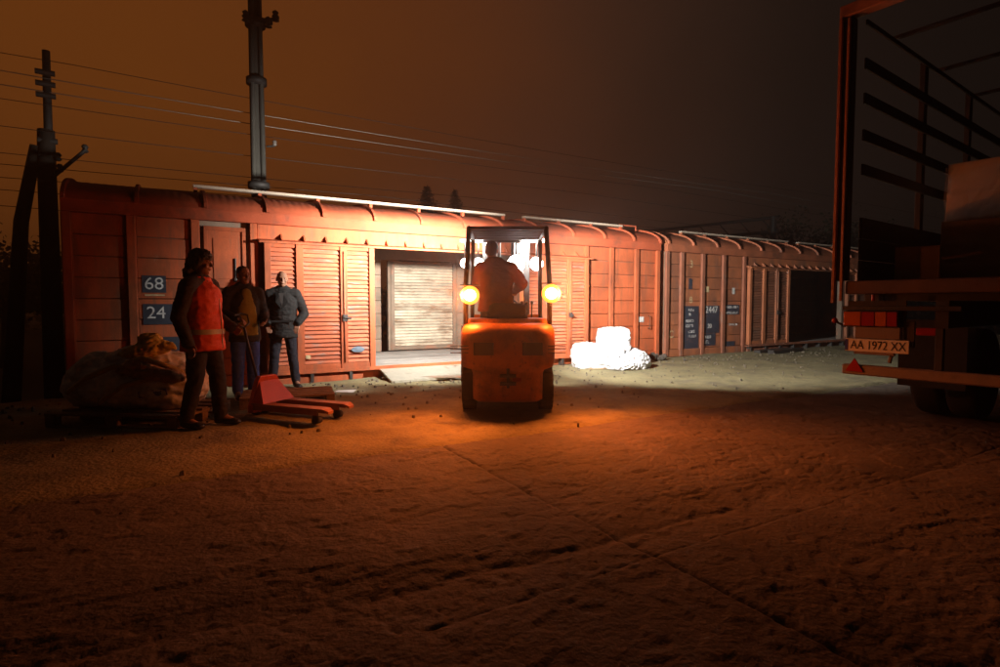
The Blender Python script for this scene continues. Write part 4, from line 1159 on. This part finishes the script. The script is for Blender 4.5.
for s_ in (-1, 1):
    y = 0.19 * s_
    f = MB(); f.box(0.0, 1.12, y - 0.075, y + 0.075, 0.165, 0.188); f.box(0.03, 1.05, y - 0.075, y - 0.063, 0.11, 0.164); f.box(0.03, 1.05, y + 0.063, y + 0.075, 0.11, 0.164)
    f.loft([[(1.12, y - 0.075, 0.165), (1.12, y + 0.075, 0.165), (1.12, y + 0.075, 0.188), (1.12, y - 0.075, 0.188)], [(1.19, y - 0.045, 0.13), (1.19, y + 0.045, 0.13), (1.19, y + 0.045, 0.16), (1.19, y - 0.045, 0.16)]])
    f.build('fork', mat('worn_fork_steel', (0.30, 0.12, 0.06), 0.45, 0.25, 5, 0.1, 60) if s_ < 0 else bpy.data.materials['worn_fork_steel'], hj)
    MB().lathe([(0.01, -0.05), (0.042, -0.05), (0.042, 0.05), (0.01, 0.05)], Matrix.Rotation(PI / 2, 4, 'Z'), 16).build('load_roller', M_BLACKRUB, hj, True, (0.98, y, 0.043))
    MB().box(0.92, 0.99, y - 0.012, y + 0.012, 0.05, 0.15).build('roller_link', M_DARKSTEEL, hj)
    MB().lathe([(0.02, -0.025), (0.09, -0.025), (0.09, 0.025), (0.02, 0.025)], Matrix.Rotation(PI / 2, 4, 'Z'), 20).build('steer_wheel', M_BLACKRUB, hj, True, (-0.13, 0.06 * s_, 0.091))
MB().tube([(-0.13, 0, 0.09), (-0.13, 0, 0.42)], 0.05, 14).build('pump', M_JACK, hj, True)
hd = MB(); hd.tube([(-0.14, 0, 0.36), (-0.34, 0, 0.95), (-0.38, 0, 1.08)], 0.017, 8)
hd.tube([(-0.38, 0, 1.08), (-0.40, -0.10, 1.14), (-0.43, -0.10, 1.24), (-0.435, 0, 1.26), (-0.43, 0.10, 1.24), (-0.40, 0.10, 1.14), (-0.38, 0, 1.08)], 0.013, 8)
hd.build('handle', M_BLACKP, hj, True)

# ramp plank, boards and litter by the wagons
def board(label, a, b, w, th, z, name='board', material=M_OLDWOOD):
    a, b = Vector(a), Vector(b)
    o = bx(name, -(b - a).length / 2, (b - a).length / 2, -w / 2, w / 2, 0, th, material, None, 0.004)
    o.location = ((a.x + b.x) / 2, (a.y + b.y) / 2, z + th / 2)
    o.rotation_euler = (0, 0, math.atan2(b.y - a.y, b.x - a.x))
    return tag(o, label, 'board', 'loose boards in front of the wagons')
pq = W(2.3, -0.75); board('long loose plank lying before the open wagon door', W(1.55, -0.30), W(2.85, -0.95), 0.14, 0.03, 0.03, 'plank_board')
board('short grey board beside the open doorway of the near wagon', W(3.1, -0.35), W(4.4, -0.55), 0.22, 0.025, 0.025, 'plank_board')
MB_ramp = MB().add([W(1.55, 0.02, 0.215), W(4.4, 0.02, 0.215), W(4.4, -0.75, 0.035), W(1.55, -0.75, 0.035), W(1.55, 0.02, 0.195), W(4.4, 0.02, 0.195), W(4.4, -0.75, 0.0), W(1.55, -0.75, 0.0)],
                   [(0, 1, 2, 3), (7, 6, 5, 4), (0, 4, 5, 1), (1, 5, 6, 2), (2, 6, 7, 3), (3, 7, 4, 0)])
rp_ = MB_ramp.build('loading_ramp', mat('scuffed_steel_plate', (0.46, 0.45, 0.38), 0.5, 0.2, 3, 0.3, 30, metal=0.4, dirt=[((0.2, 0.17, 0.12), 3, 0.5, 0.65, V1)]))
tag(rp_, 'wide pale steel ramp plate sloping up into the open wagon', 'ramp')
for i, (a, b, lb) in enumerate(((W(11.3, -0.45), W(12.9, -0.30), 'dark timber lying under the louvred door of the far wagon'), (W(11.6, -0.62), W(13.1, -0.5), 'outer dark timber lying before the far wagon door'))):
    board(lb, a, b, 0.16, 0.10, 0.0, 'timber', M_DARKSTEEL)
pp = MB().add([(-0.14, -0.08, 0.012), (0.15, -0.10, 0.006), (0.16, 0.07, 0.02), (-0.12, 0.09, 0.008), (0.0, 0.0, 0.028)], [(0, 1, 4), (1, 2, 4), (2, 3, 4), (3, 0, 4)]).build('paper_sheet', M_PAPER, None, False, (-2.25, 8.05, 0.0))
tag(pp, 'flattened sheet of white paper on the ground near the jacketed man', 'paper')

# stones and clods on the dirt
st = MB()
r = random.Random(5)
for k in range(900):
    t, m_ = r.uniform(-6, 15), -abs(r.gauss(0, 1)) * 1.7 - 0.08
    if m_ < -7.5: continue
    c = W(t, m_, 0.0); s_ = r.uniform(0.008, 0.026) * (1.5 if m_ > -0.8 else 1)
    vv = [c + Vector((math.cos(a + k) * s_ * r.uniform(.7, 1.3), math.sin(a + k) * s_ * r.uniform(.7, 1.3), 0.0)) for a in (0, 1.26, 2.5, 3.8, 5.0)]
    top = [v.lerp(c, 0.45) + Vector((0, 0, s_ * r.uniform(.7, 1.3))) for v in vv]
    st.loft([[v - Vector((0, 0, 0.02)) for v in vv], top])
stn = st.build('gravel', mat('stone', (0.13, 0.11, 0.08), 0.9, 0.3, 10, 0.3, 50))
tag(stn, 'scattered pebbles and clods of dirt on the yard', 'gravel', kind='stuff')
rub = thing('rubble_heap', 'small dark rubble heap between the white load and far wagon', 'rubble', W(7.75, -0.35))
r = random.Random(9)
for k in range(22):
    s_ = r.uniform(0.035, 0.09)
    q = MB().ell((0, 0, 0), (s_, s_ * r.uniform(.6, 1), s_ * r.uniform(.5, .8)), (r.random() * 3, r.random() * 3, 0), 7, 4)
    q.build('rubble_piece', M_BALLAST, rub, False, (r.gauss(0, 0.2), r.gauss(0, 0.12), max(0.02, s_ * 0.6 + 0.08 * r.random())))

# ------------------------------------------------------------------ truck at the right
TX, TY = 3.51, 5.70
tang = math.atan2(-0.809, 0.588)     # local x runs along the tail, local y to the cab
tr = thing('flatbed_truck', 'dark open framed cargo truck parked tail first, number plate AA 1972 XX', 'truck', (TX, TY, 0), tang)
TW, TL = 2.5, 7.4
bx('tail_beam', 0.0, TW, -0.02, 0.10, 1.37, 1.50, M_TWOOD, tr, 0.01)
for x in (0.0, TW - 0.06):
    MB().box(x, x + 0.06, 0.101, TL, 1.37, 1.495).build('side_rave', M_TDARK, tr)
for k in range(10):
    x = 0.065 + (TW - 0.13) * k / 10
    bx('floor_plank', x + 0.003, x + (TW - 0.13) / 10 - 0.003, 0.102, TL - 0.02, 1.44, 1.49, M_TWOOD, tr, 0.003)
for x in (0.75, 1.65):
    MB().box(x, x + 0.1, 0.02, TL + 1.6, 1.05, 1.30).build('chassis_beam', M_TDARK, tr)
for k in range(6):
    y = 0.25 + 1.35 * k
    MB().box(0.08, TW - 0.08, y, y + 0.08, 1.301, 1.369).build('cross_bearer', M_TDARK, tr)
# tail posts: lamp light painted into two pale flanges, shade into the dark web
for x, sgn in ((-0.115, 1), (TW + 0.115, -1)):
    q = MB()
    q.box(x, x + 0.028 * sgn, -0.06, -0.021, 1.28, 4.12); q.box(x + 0.075 * sgn, x + 0.10 * sgn, -0.055, -0.021, 1.30, 4.10)
    tpo = q.build('tail_post', M_TPAINT, tr, bevel=0.004)
    MB().box(x + 0.001 * sgn, x + 0.11 * sgn, -0.0205, 0.09, 1.505, 4.11).build('post_web', M_TDARK, tpo)
bx('tail_header', -0.12, TW + 0.12, -0.05, 0.09, 4.121, 4.24, M_TPAINT, tr, 0.01)
for xs_ in (0.0, TW - 0.06):
    for y in (1.81, 3.47, 5.2, TL - 0.08):
        bx('side_post', xs_ + 0.0, xs_ + 0.06, y - 0.05, y + 0.05, 1.50, 4.10, M_TDARK, tr, 0.006)
    for z, h in ((4.06, 0.05), (3.66, 0.11), (3.32, 0.11), (2.96, 0.11), (2.62, 0.11)):
        bx('side_slat', xs_ + 0.061, xs_ + 0.085, 0.10, TL - 0.1, z - h / 2, z + h / 2, M_TDARK, tr, 0.004)
    for k in range(3):
        bx('drop_side_board', xs_ + 0.061, xs_ + 0.09, 0.10, TL - 0.1, 1.50 + 0.215 * k, 1.71 + 0.215 * k, M_TDARK, tr, 0.005)
for k in range(5):
    y = 1.4 * k + 0.9
    bx('roof_bow', 0.02, TW - 0.02, y - 0.02, y + 0.02, 4.11, 4.15, M_TDARK, tr, 0.004)
bx('head_board', 0.02, TW - 0.02, TL - 0.02, TL + 0.04, 1.50, 4.1, M_TDARK, tr, 0.01)
cab = MB().loft([rrect(1.2, TL + 0.25, TL + 2.2, z, 0.2) for z in (0.7, 1.7)] + [rrect(1.15, TL + 0.3, TL + 2.0, 3.0, 0.25), rrect(0.95, TL + 0.5, TL + 1.8, 3.1, 0.3)]).build('cab', M_TDARK, tr, True, (TW / 2, 0, 0))
for (x, y) in ((0.30, 1.75), (0.62, 1.75), (TW - 0.30, 1.75), (TW - 0.62, 1.75), (0.32, TL + 1.1), (TW - 0.32, TL + 1.1)):
    w = MB().lathe([(0.27, -0.12), (0.40, -0.145), (0.48, -0.13), (0.50, -0.09), (0.50, 0.09), (0.48, 0.13), (0.40, 0.145), (0.27, 0.12)], seg=36).build('wheel', M_BLACKRUB, tr, True, (x, y, 0.50))
    MB().lathe([(0.10, -0.10), (0.265, -0.10), (0.268, 0.10), (0.1, 0.10)], seg=24).build('rim', M_TBUMP, w, True)
MB().tube([(0.3, 1.75, 0.5), (TW - 0.3, 1.75, 0.5)], 0.07, 10).build('rear_axle', M_TDARK, tr)
MB().tube([(0.3, TL + 1.1, 0.5), (TW - 0.3, TL + 1.1, 0.5)], 0.07, 10).build('front_axle', M_TDARK, tr)
for x in (0.45, TW - 0.45):
    MB().box(x - 0.3, x + 0.3, 0.98, 1.0, 0.38, 1.1).build('mud_flap', M_BLACKRUB, tr)
    MB().box(x - 0.03, x + 0.03, 1.71, 1.79, 0.57, 1.301).build('axle_hanger', M_TDARK, tr)
MB().box(TW / 2 - 0.5, TW / 2 + 0.5, TL + 1.0, TL + 1.2, 0.45, 1.049).build('axle_support', M_TDARK, tr)
bmp = bx('underrun_bar', 0.01, TW - 0.01, -0.06, 0.04, 0.565, 0.665, M_TBUMP, tr, 0.012)
for x in (0.77, 1.67):
    bx('bar_bracket', x, x + 0.06, -0.03, 0.03, 0.666, 1.049, M_TDARK, tr, 0.004)
q = MB().tube([(0.46, 0.05, 1.02), (0.40, 0.02, 0.70)], 0.018, 6).build('tow_strut', M_TBUMP, tr)
# tail lamps on the left: amber, red, amber, red
bx('lamp_board', -0.02, 0.95, -0.02, 0.02, 1.205, 1.25, M_TDARK, tr, 0.004)
cl = bx('lamp_cluster', 0.0, 0.49, -0.045, 0.02, 1.045, 1.203, M_BLACKP, tr, 0.008)
for (x0, x1, m_) in ((0.012, 0.17, M_AMBERLENS), (0.174, 0.29, M_REDLENS), (0.294, 0.39, M_AMBERLENS), (0.394, 0.48, M_REDLENS)):
    o = bx('lamp_lens', x0, x1, -0.062, -0.0455, 1.055, 1.193, m_, cl, 0.006)
    o.location = Vector(o.location) - Vector(cl.location)
MB().box(0.02, 0.52, 0.021, 0.05, 1.05, 1.30).build('lamp_hanger', M_TDARK, tr)
bx('plate_box', 0.11, 0.50, -0.035, 0.015, 0.93, 1.044, M_TBUMP, tr, 0.006)
np_ = bx('number_plate', 0.03, 0.58, -0.052, -0.036, 0.80, 0.925, M_PLATE, tr, 0.004)
np_['label'] = 'white number plate reading AA 1972 XX'
o = link('plate_lettering', text_mesh('AA 1972 XX', 0.118, M_BLACKTXT), None, np_, (0.015, -0.0105, 0.0), (PI / 2, 0, 0)); o.scale = (0.76, 1, 1)
MB().box(-0.274, -0.245, -0.0100, -0.0085, -0.055, 0.055).build('plate_blue_strip', M_PLATEBLUE, np_)
bx('plate_bracket', 0.11, 0.46, -0.045, -0.01, 0.775, 0.798, M_TBUMP, tr, 0.003)
MB().box(0.52, 0.60, 0.0, 0.03, 0.86, 1.10).build('plate_hanger', M_TDARK, tr)
tri = MB().add([(0.05, -0.075, 0.60), (0.21, -0.075, 0.60), (0.13, -0.075, 0.735), (0.05, -0.061, 0.60), (0.21, -0.061, 0.60), (0.13, -0.061, 0.735)], [(0, 1, 2), (5, 4, 3), (0, 3, 4, 1), (1, 4, 5, 2), (2, 5, 3, 0)]).build('triangle_reflector', M_REDLENS, tr)
bx('fog_lamp', 0.62, 0.78, -0.03, 0.03, 0.98, 1.05, M_REDLENS, tr, 0.01)
sm = MB().tube([(0.01, 0.0, 1.04), (-0.08, -0.01, 1.09)], 0.012, 6).build('marker_arm', M_BLACKRUB, tr)
MB().ell((-0.09, -0.012, 1.10), (0.028, 0.028, 0.028)).build('marker_lamp', M_REDLENS, sm, True)
MB().tube([(0.26, -0.03, 1.30), (0.26, -0.03, 1.36)], 0.016, 8).build('hook_pin', M_REDLENS, tr)

# cargo of the truck (each box a thing of its own)
def tl(x, y, z):
    return Matrix.Translation((TX, TY, 0)) @ Matrix.Rotation(tang, 4, 'Z') @ Vector((x, y, z))
def carton(label, x, y, z, sx, sy, sz, material, yaw=0.0, flaps=True, tape=True):
    root = thing('carton', label, 'carton', tl(x, y, z), tang + yaw, 'cartons loaded on the truck')
    bx('carton_box', -sx / 2, sx / 2, -sy / 2, sy / 2, 0.0, sz, material, root, 0.006)
    if tape:
        bx('packing_tape', -sx / 2 - 0.0015, sx / 2 + 0.0015, -0.03, 0.03, sz * 0.6, sz + 0.0015, M_YELP, root, 0)
    if flaps:
        bx('carton_flap', -sx / 2, sx / 2, -sy / 2, -0.004, sz + 0.002, sz + 0.006, material, root, 0)
        bx('carton_flap', -sx / 2, sx / 2, 0.004, sy / 2, sz + 0.002, sz + 0.006, material, root, 0)
    return root
carton('plain brown carton alone on the truck bed behind the tail post', 0.42, 0.60, 1.492, 0.36, 0.36, 0.34, M_CARD, 0.25)
carton('lower dark carton of the stack on the truck bed', 0.90, 1.75, 1.492, 1.0, 0.9, 0.66, M_CARD)
carton('middle printed carton of the stack on the truck bed', 0.92, 1.74, 2.162, 0.97, 0.86, 0.29, M_CARDL, 0.0, False)
up = carton('printed carton in shiny film, topmost of the stack on the truck', 0.93, 1.75, 2.462, 0.95, 0.86, 0.29, M_CARDL, 0.03)
film = bpy.data.materials.new('stretch_film'); film.use_nodes = True
fb = film.node_tree.nodes['Principled BSDF']
fb.inputs['Base Color'].default_value = (0.9, 0.9, 0.9, 1); fb.inputs['Roughness'].default_value = 0.18; fb.inputs['Alpha'].default_value = 0.30
q = MB(); r = random.Random(3)
n1, n2 = 24, 10
for side in range(1):
    vv = []
    for i in range(n1):
        for j in range(n2):
            a = i / (n1 - 1); bz = j / (n2 - 1)
            x = -0.50 + 1.0 * a; z = -0.31 + 0.61 * bz
            vv.append((x + 0.008 * r.random(), -0.445 - 0.016 * abs(mnoise.noise(Vector((x * 5, z * 7, 1)))) - 0.006 * r.random(), z))
    q.add(vv, [(i * n2 + j, (i + 1) * n2 + j, (i + 1) * n2 + j + 1, i * n2 + j + 1) for i in range(n1 - 1) for j in range(n2 - 1)])
    vv = []
    for i in range(14):
        for j in range(n2):
            a = i / 13; bz = j / (n2 - 1)
            y = -0.44 + 0.88 * a; z = -0.8 + 1.08 * bz
            vv.append((-0.51 - 0.05 * abs(mnoise.noise(Vector((y * 6, z * 4, 5)))) - 0.01 * r.random(), y, z))
    q.add(vv, [(i * n2 + j, (i + 1) * n2 + j, (i + 1) * n2 + j + 1, i * n2 + j + 1) for i in range(13) for j in range(n2 - 1)])
q.build('stretch_wrap', film, up)
for k, (dx, dz, sx, sz, m_) in enumerate(((-0.30, 0.17, 0.20, 0.09, M_YELP), (0.02, 0.16, 0.24, 0.10, M_STENCIL))):
    bx('printed_panel', dx - sx / 2, dx + sx / 2, -0.4335, -0.431, dz - sz / 2, dz + sz / 2, m_, up, 0)

# ------------------------------------------------------------------ poles, wires, gantry
def pole_at(t, m_): return W(t, m_, -1.25)
up_ = thing('utility_pole', 'tall pale concrete utility pole rising behind the near wagon', 'pole', pole_at(0.17, 3.3), ANG, 'poles behind the wagons')
for s_ in (-1, 1):
    rings = []
    for i in range(12):
        z = 11.5 * i / 11; r_ = 0.075 - 0.018 * i / 11; xo = 0.105 - 0.035 * i / 11
        rings.append([(xo * s_ + r_ * 0.85 * math.cos(2 * PI * k / 12), r_ * 1.5 * math.sin(2 * PI * k / 12), z) for k in range(12)])
    MB().loft(rings).build('pole_rib', M_POLE, up_, True)
MB().box(-0.11, 0.11, -0.03, 0.03, 0, 11.4).build('shaft', M_POLE, up_)
for z, s_ in ((4.9, 1.1), (7.0, 1.0), (8.15, 1.15)):
    MB().tube([(0, 0, z), (0, 0, z + 0.12)], 0.215 - 0.055 * z / 11.5 + 0.018 * s_, 16).build('clamp_band', M_DARKSTEEL, up_, True)
br = MB().tube([(0.1, -0.15, 8.2), (0.42, -0.22, 8.35)], 0.035, 6); br.box(-0.24, 0.30, -0.24, -0.16, 8.18, 8.26); br.build('cross_arm', M_DARKSTEEL, up_)
for (x, z) in ((0.36, 8.26), (0.22, 8.1), (-0.20, 8.12)):
    MB().lathe([(0.03, 0), (0.075, 0.02), (0.04, 0.06), (0.075, 0.10), (0.04, 0.14), (0.065, 0.18), (0.02, 0.22)], Matrix.Rotation(-PI / 2, 4, 'Y'), 12).build('insulator', M_DARKSTEEL, up_, True, (x, -0.2, z))
for z in (5.75,):
    q = MB().tube([(0.15, -0.1, z), (0.30, -0.16, z + 0.02)], 0.02, 6); q.build('hook', M_DARKSTEEL, up_)
    MB().lathe([(0.02, 0), (0.05, 0.02), (0.03, 0.05), (0.05, 0.08), (0.02, 0.12)], Matrix.Rotation(-PI / 2, 4, 'Y'), 12).build('insulator', M_CERAMIC, up_, True, (0.30, -0.16, z + 0.02))

ap = thing('braced_pole', 'dark braced wooden pole with insulators left of the near wagon', 'pole', pole_at(-3.35, 3.7), ANG, 'poles behind the wagons')
MB().tube([(0, 0, 0), (0.02, 0, 5.0), (0.03, 0, 5.65)], [0.17, 0.14, 0.13], 12).build('shaft', M_POLEWOOD, ap, True)
MB().tube([(0.05, -0.02, 4.2), (0.08, -0.02, 7.05)], [0.075, 0.06], 10).build('pole_top', M_DARKSTEEL, ap, True)
MB().tube([(-0.70, 0.1, 0), (-0.38, 0.05, 4.0), (-0.12, 0.0, 5.35)], [0.15, 0.11, 0.09], 10).build('brace', M_POLEWOOD, ap, True)
MB().tube([(0.05, -0.05, 4.75), (0.62, -0.15, 5.35)], 0.035, 8).build('side_arm', M_DARKSTEEL, ap)
for (x, z, a) in ((0.20, 5.1, 0), (0.60, 5.30, 0.5), (0.22, 4.9, 0)):
    MB().lathe([(0.03, 0), (0.06, 0.03), (0.035, 0.07), (0.06, 0.11), (0.03, 0.15)], Matrix.Rotation(-PI / 2, 4, 'Y'), 10).build('insulator', M_DARKSTEEL, ap, True, (x, -0.1, z))
for z in (5.2, 5.45, 6.25, 6.45, 6.65):
    MB().tube([(-0.08, -0.08, z), (0.20, -0.06, z)], 0.05, 8).build('pole_fitting', M_DARKSTEEL, ap)

wz = [(5.45, 'uppermost', M_WIREDARK), (5.22, 'second highest', M_WIRE), (5.06, 'third highest', M_WIRE), (4.78, 'fourth highest', M_WIREDARK), (4.36, 'fifth highest', M_WIREDARK), (3.92, 'sixth highest', M_WIREDARK), (3.66, 'seventh highest', M_WIREDARK), (3.42, 'eighth highest', M_WIREDARK), (3.18, 'ninth highest', M_WIREDARK), (2.9, 'lowest', M_WIREDARK)]
for i, (z, lb, m_) in enumerate(wz):
    pts = []
    for k in range(61):
        t = -22 + 82 * k / 60
        ph = ((t + 3.35 + i * 3.0) / 24.0) % 1.0
        pts.append(W(t, 3.4 + 0.12 * (i % 3), z + 0.10 - 0.5 * (0.25 - (ph - 0.5) ** 2)))
    o = MB().tube(pts, 0.008 if i in (1, 2) else 0.0065, 5).build('overhead_wire', m_, None, True)
    tag(o, lb + ' thin overhead wire running along the track', 'wire', 'overhead wires above the wagons')

gn = thing('pipe_gantry', 'dark overhead double beam on a post beyond the far wagon', 'gantry', (14.5, 30.0, -1.25))
for (x, y) in ((0, 0), (-5.6, 6.2)):
    MB().tube([(x, y, 0), (x, y, 7.15)], 0.17, 8).build('post', M_DARKSTEEL, gn)
for z in (7.1, 6.35):
    MB().tube([(0.2, -0.2, z), (-5.8, 6.4, z)], 0.09, 8).build('beam', M_DARKSTEEL, gn)
for k in range(7):
    x, y = -5.6 * k / 7, 6.2 * k / 7
    MB().tube([(x, y, 6.38), (x - 0.4, y + 0.443, 7.07)], 0.035, 6).build('beam_strut', M_DARKSTEEL, gn)

# ------------------------------------------------------------------ trees
def spruce(label, loc, H, R_, seed):
    root = thing('spruce_tree', label, 'tree', loc, 0, 'spruce trees behind the wagons')
    MB().tube([(0, 0, 0), (0, 0, H * 0.5), (0, 0, H * 0.985)], [H * 0.022, H * 0.012, 0.01], 8).build('trunk', M_BARK, root, True)
    r = random.Random(seed); q = MB()
    z = H * 0.08
    while z < H * 0.99:
        f_ = 1 - z / H
        ln = R_ * (f_ ** 0.85) * r.uniform(0.75, 1.15) + 0.10
        n_ = 7 + int(6 * f_)
        a0_ = r.random() * 6
        for k in range(n_):
            a = a0_ + 2 * PI * k / n_ + r.uniform(-.3, .3)
            l_ = ln * r.uniform(0.65, 1.15)
            dr = -0.30 * r.uniform(0.3, 1.3)
            seg = max(3, int(l_ / 0.18))
            for j in range(seg):
                s0 = (j + 0.6) / seg
                px_, py_, pz_ = math.cos(a) * l_ * s0, math.sin(a) * l_ * s0, z + dr * l_ * s0 + 0.12 * l_ * s0 * s0
                for _ in range(3):
                    w = 0.22 * (1.15 - s0 * 0.6) * (0.7 + f_)
                    d = Vector((r.gauss(0, 1), r.gauss(0, 1), r.gauss(-0.4, 0.6))).normalized() * (w * 1.7)
                    e = d.cross(Vector((r.gauss(0, 1), r.gauss(0, 1), r.gauss(0, 1)))).normalized() * w * 0.5
                    c = Vector((px_, py_, pz_))
                    q.add([c - e, c + e, c + d], [(0, 1, 2)])
        z += 0.16 + 0.22 * f_
    o = q.build('crown', M_LEAF, root)
    return root
spruce('left spruce tree whose pointed top shows above the wagon roof', (-5.15, 40.0, -1.25), 10.9, 4.6, 1)
spruce('right spruce tree whose pointed top shows above the wagon roof', (-3.25, 41.0, -1.25), 10.8, 4.2, 2)

def leafy(label, loc, H, R_, seed, n=5000):
    root = thing('bushy_tree', label, 'tree', loc, 0, 'dark leafy trees behind the yard')
    r = random.Random(seed)
    MB().tube([(0, 0, 0), (0.1, 0, H * 0.4), (0.05, 0.1, H * 0.8)], [0.22, 0.15, 0.05], 8).build('trunk', M_BARK, root, True)
    lb = MB()
    tips = []
    for k in range(16):
        a = 2.4 * k; z = H * (0.3 + 0.4 * k / 16)
        tip = Vector((math.cos(a) * R_ * r.uniform(.4, .95), math.sin(a) * R_ * r.uniform(.4, .95), z + H * r.uniform(.1, .28)))
        lb.tube([(0.08, 0, z), tip * 0.5 + Vector((0, 0, z * 0.5)), tip], [0.06, 0.035, 0.012], 5); tips.append(tip)
    lb.build('limbs', M_BARK, root)
    q = MB()
    for k in range(n):
        c = r.choice(tips) + Vector((r.gauss(0, R_ * 0.22), r.gauss(0, R_ * 0.22), r.gauss(0, R_ * 0.2)))
        s_ = r.uniform(0.06, 0.15)
        d = Vector((r.gauss(0, 1), r.gauss(0, 1), r.gauss(0, 1))).normalized() * s_
        e = d.cross(Vector((r.gauss(0, 1), r.gauss(0, 1), r.gauss(0, 1)))).normalized() * s_ * 0.6
        q.add([c - d, c + e, c + d, c - e], [(0, 1, 2, 3)])
    q.build('crown', M_LEAF2, root)
    return root
leafy('dark bushy tree beside the gantry beyond the far wagon', (18.6, 33.0, -1.25), 7.6, 3.0, 4)
leafy('dark bushy tree at the edge beyond the braced pole', (-19.5, 22.0, -1.25), 5.3, 2.2, 5)

# far-off wood closing the horizon
r = random.Random(12)
q = MB()
for k in range(26000):
    a = r.uniform(-0.2, PI + 0.2)
    d = r.uniform(62, 75)
    hmax = 3.2 + 2.6 * (0.5 + mnoise.noise(Vector((math.cos(a) * 9, math.sin(a) * 9, 0)))) + 1.2 * mnoise.noise(Vector((math.cos(a) * 40, math.sin(a) * 40, 3)))
    c = Vector((math.cos(a) * d, math.sin(a) * d, -1.25 + hmax * (r.random() ** 0.75)))
    s_ = r.uniform(0.2, 0.5)
    dd = Vector((r.gauss(0, 1), r.gauss(0, 1), r.gauss(0, 1))).normalized() * s_
    e = dd.cross(Vector((r.gauss(0, 1), r.gauss(0, 1), r.gauss(0, 1)))).normalized() * s_ * 0.7
    q.add([c - dd, c + e, c + dd, c - e], [(0, 1, 2, 3)])
wd = q.build('distant_wood', M_LEAF2)
tag(wd, 'low dark belt of trees along the horizon behind the track', 'wood', kind='stuff')

# ------------------------------------------------------------------ thin haze, added for a soft glow around the lamps
hm = bpy.data.materials.new('glow_haze'); hm.use_nodes = True
hn = hm.node_tree.nodes; hn.clear()
ho = hn.new('ShaderNodeOutputMaterial'); hv = hn.new('ShaderNodeVolumePrincipled')
hv.inputs['Color'].default_value = (0.9, 0.9, 0.92, 1); hv.inputs['Density'].default_value = 0.009; hv.inputs['Anisotropy'].default_value = 0.85
hm.node_tree.links.new(hv.outputs[0], ho.inputs['Volume'])
hz = MB().box(-110, 110, -60, 110, -2.3, 14.0).build('haze', hm)
tag(hz, 'thin haze added over the yard for lamp glow', 'haze', kind='stuff')
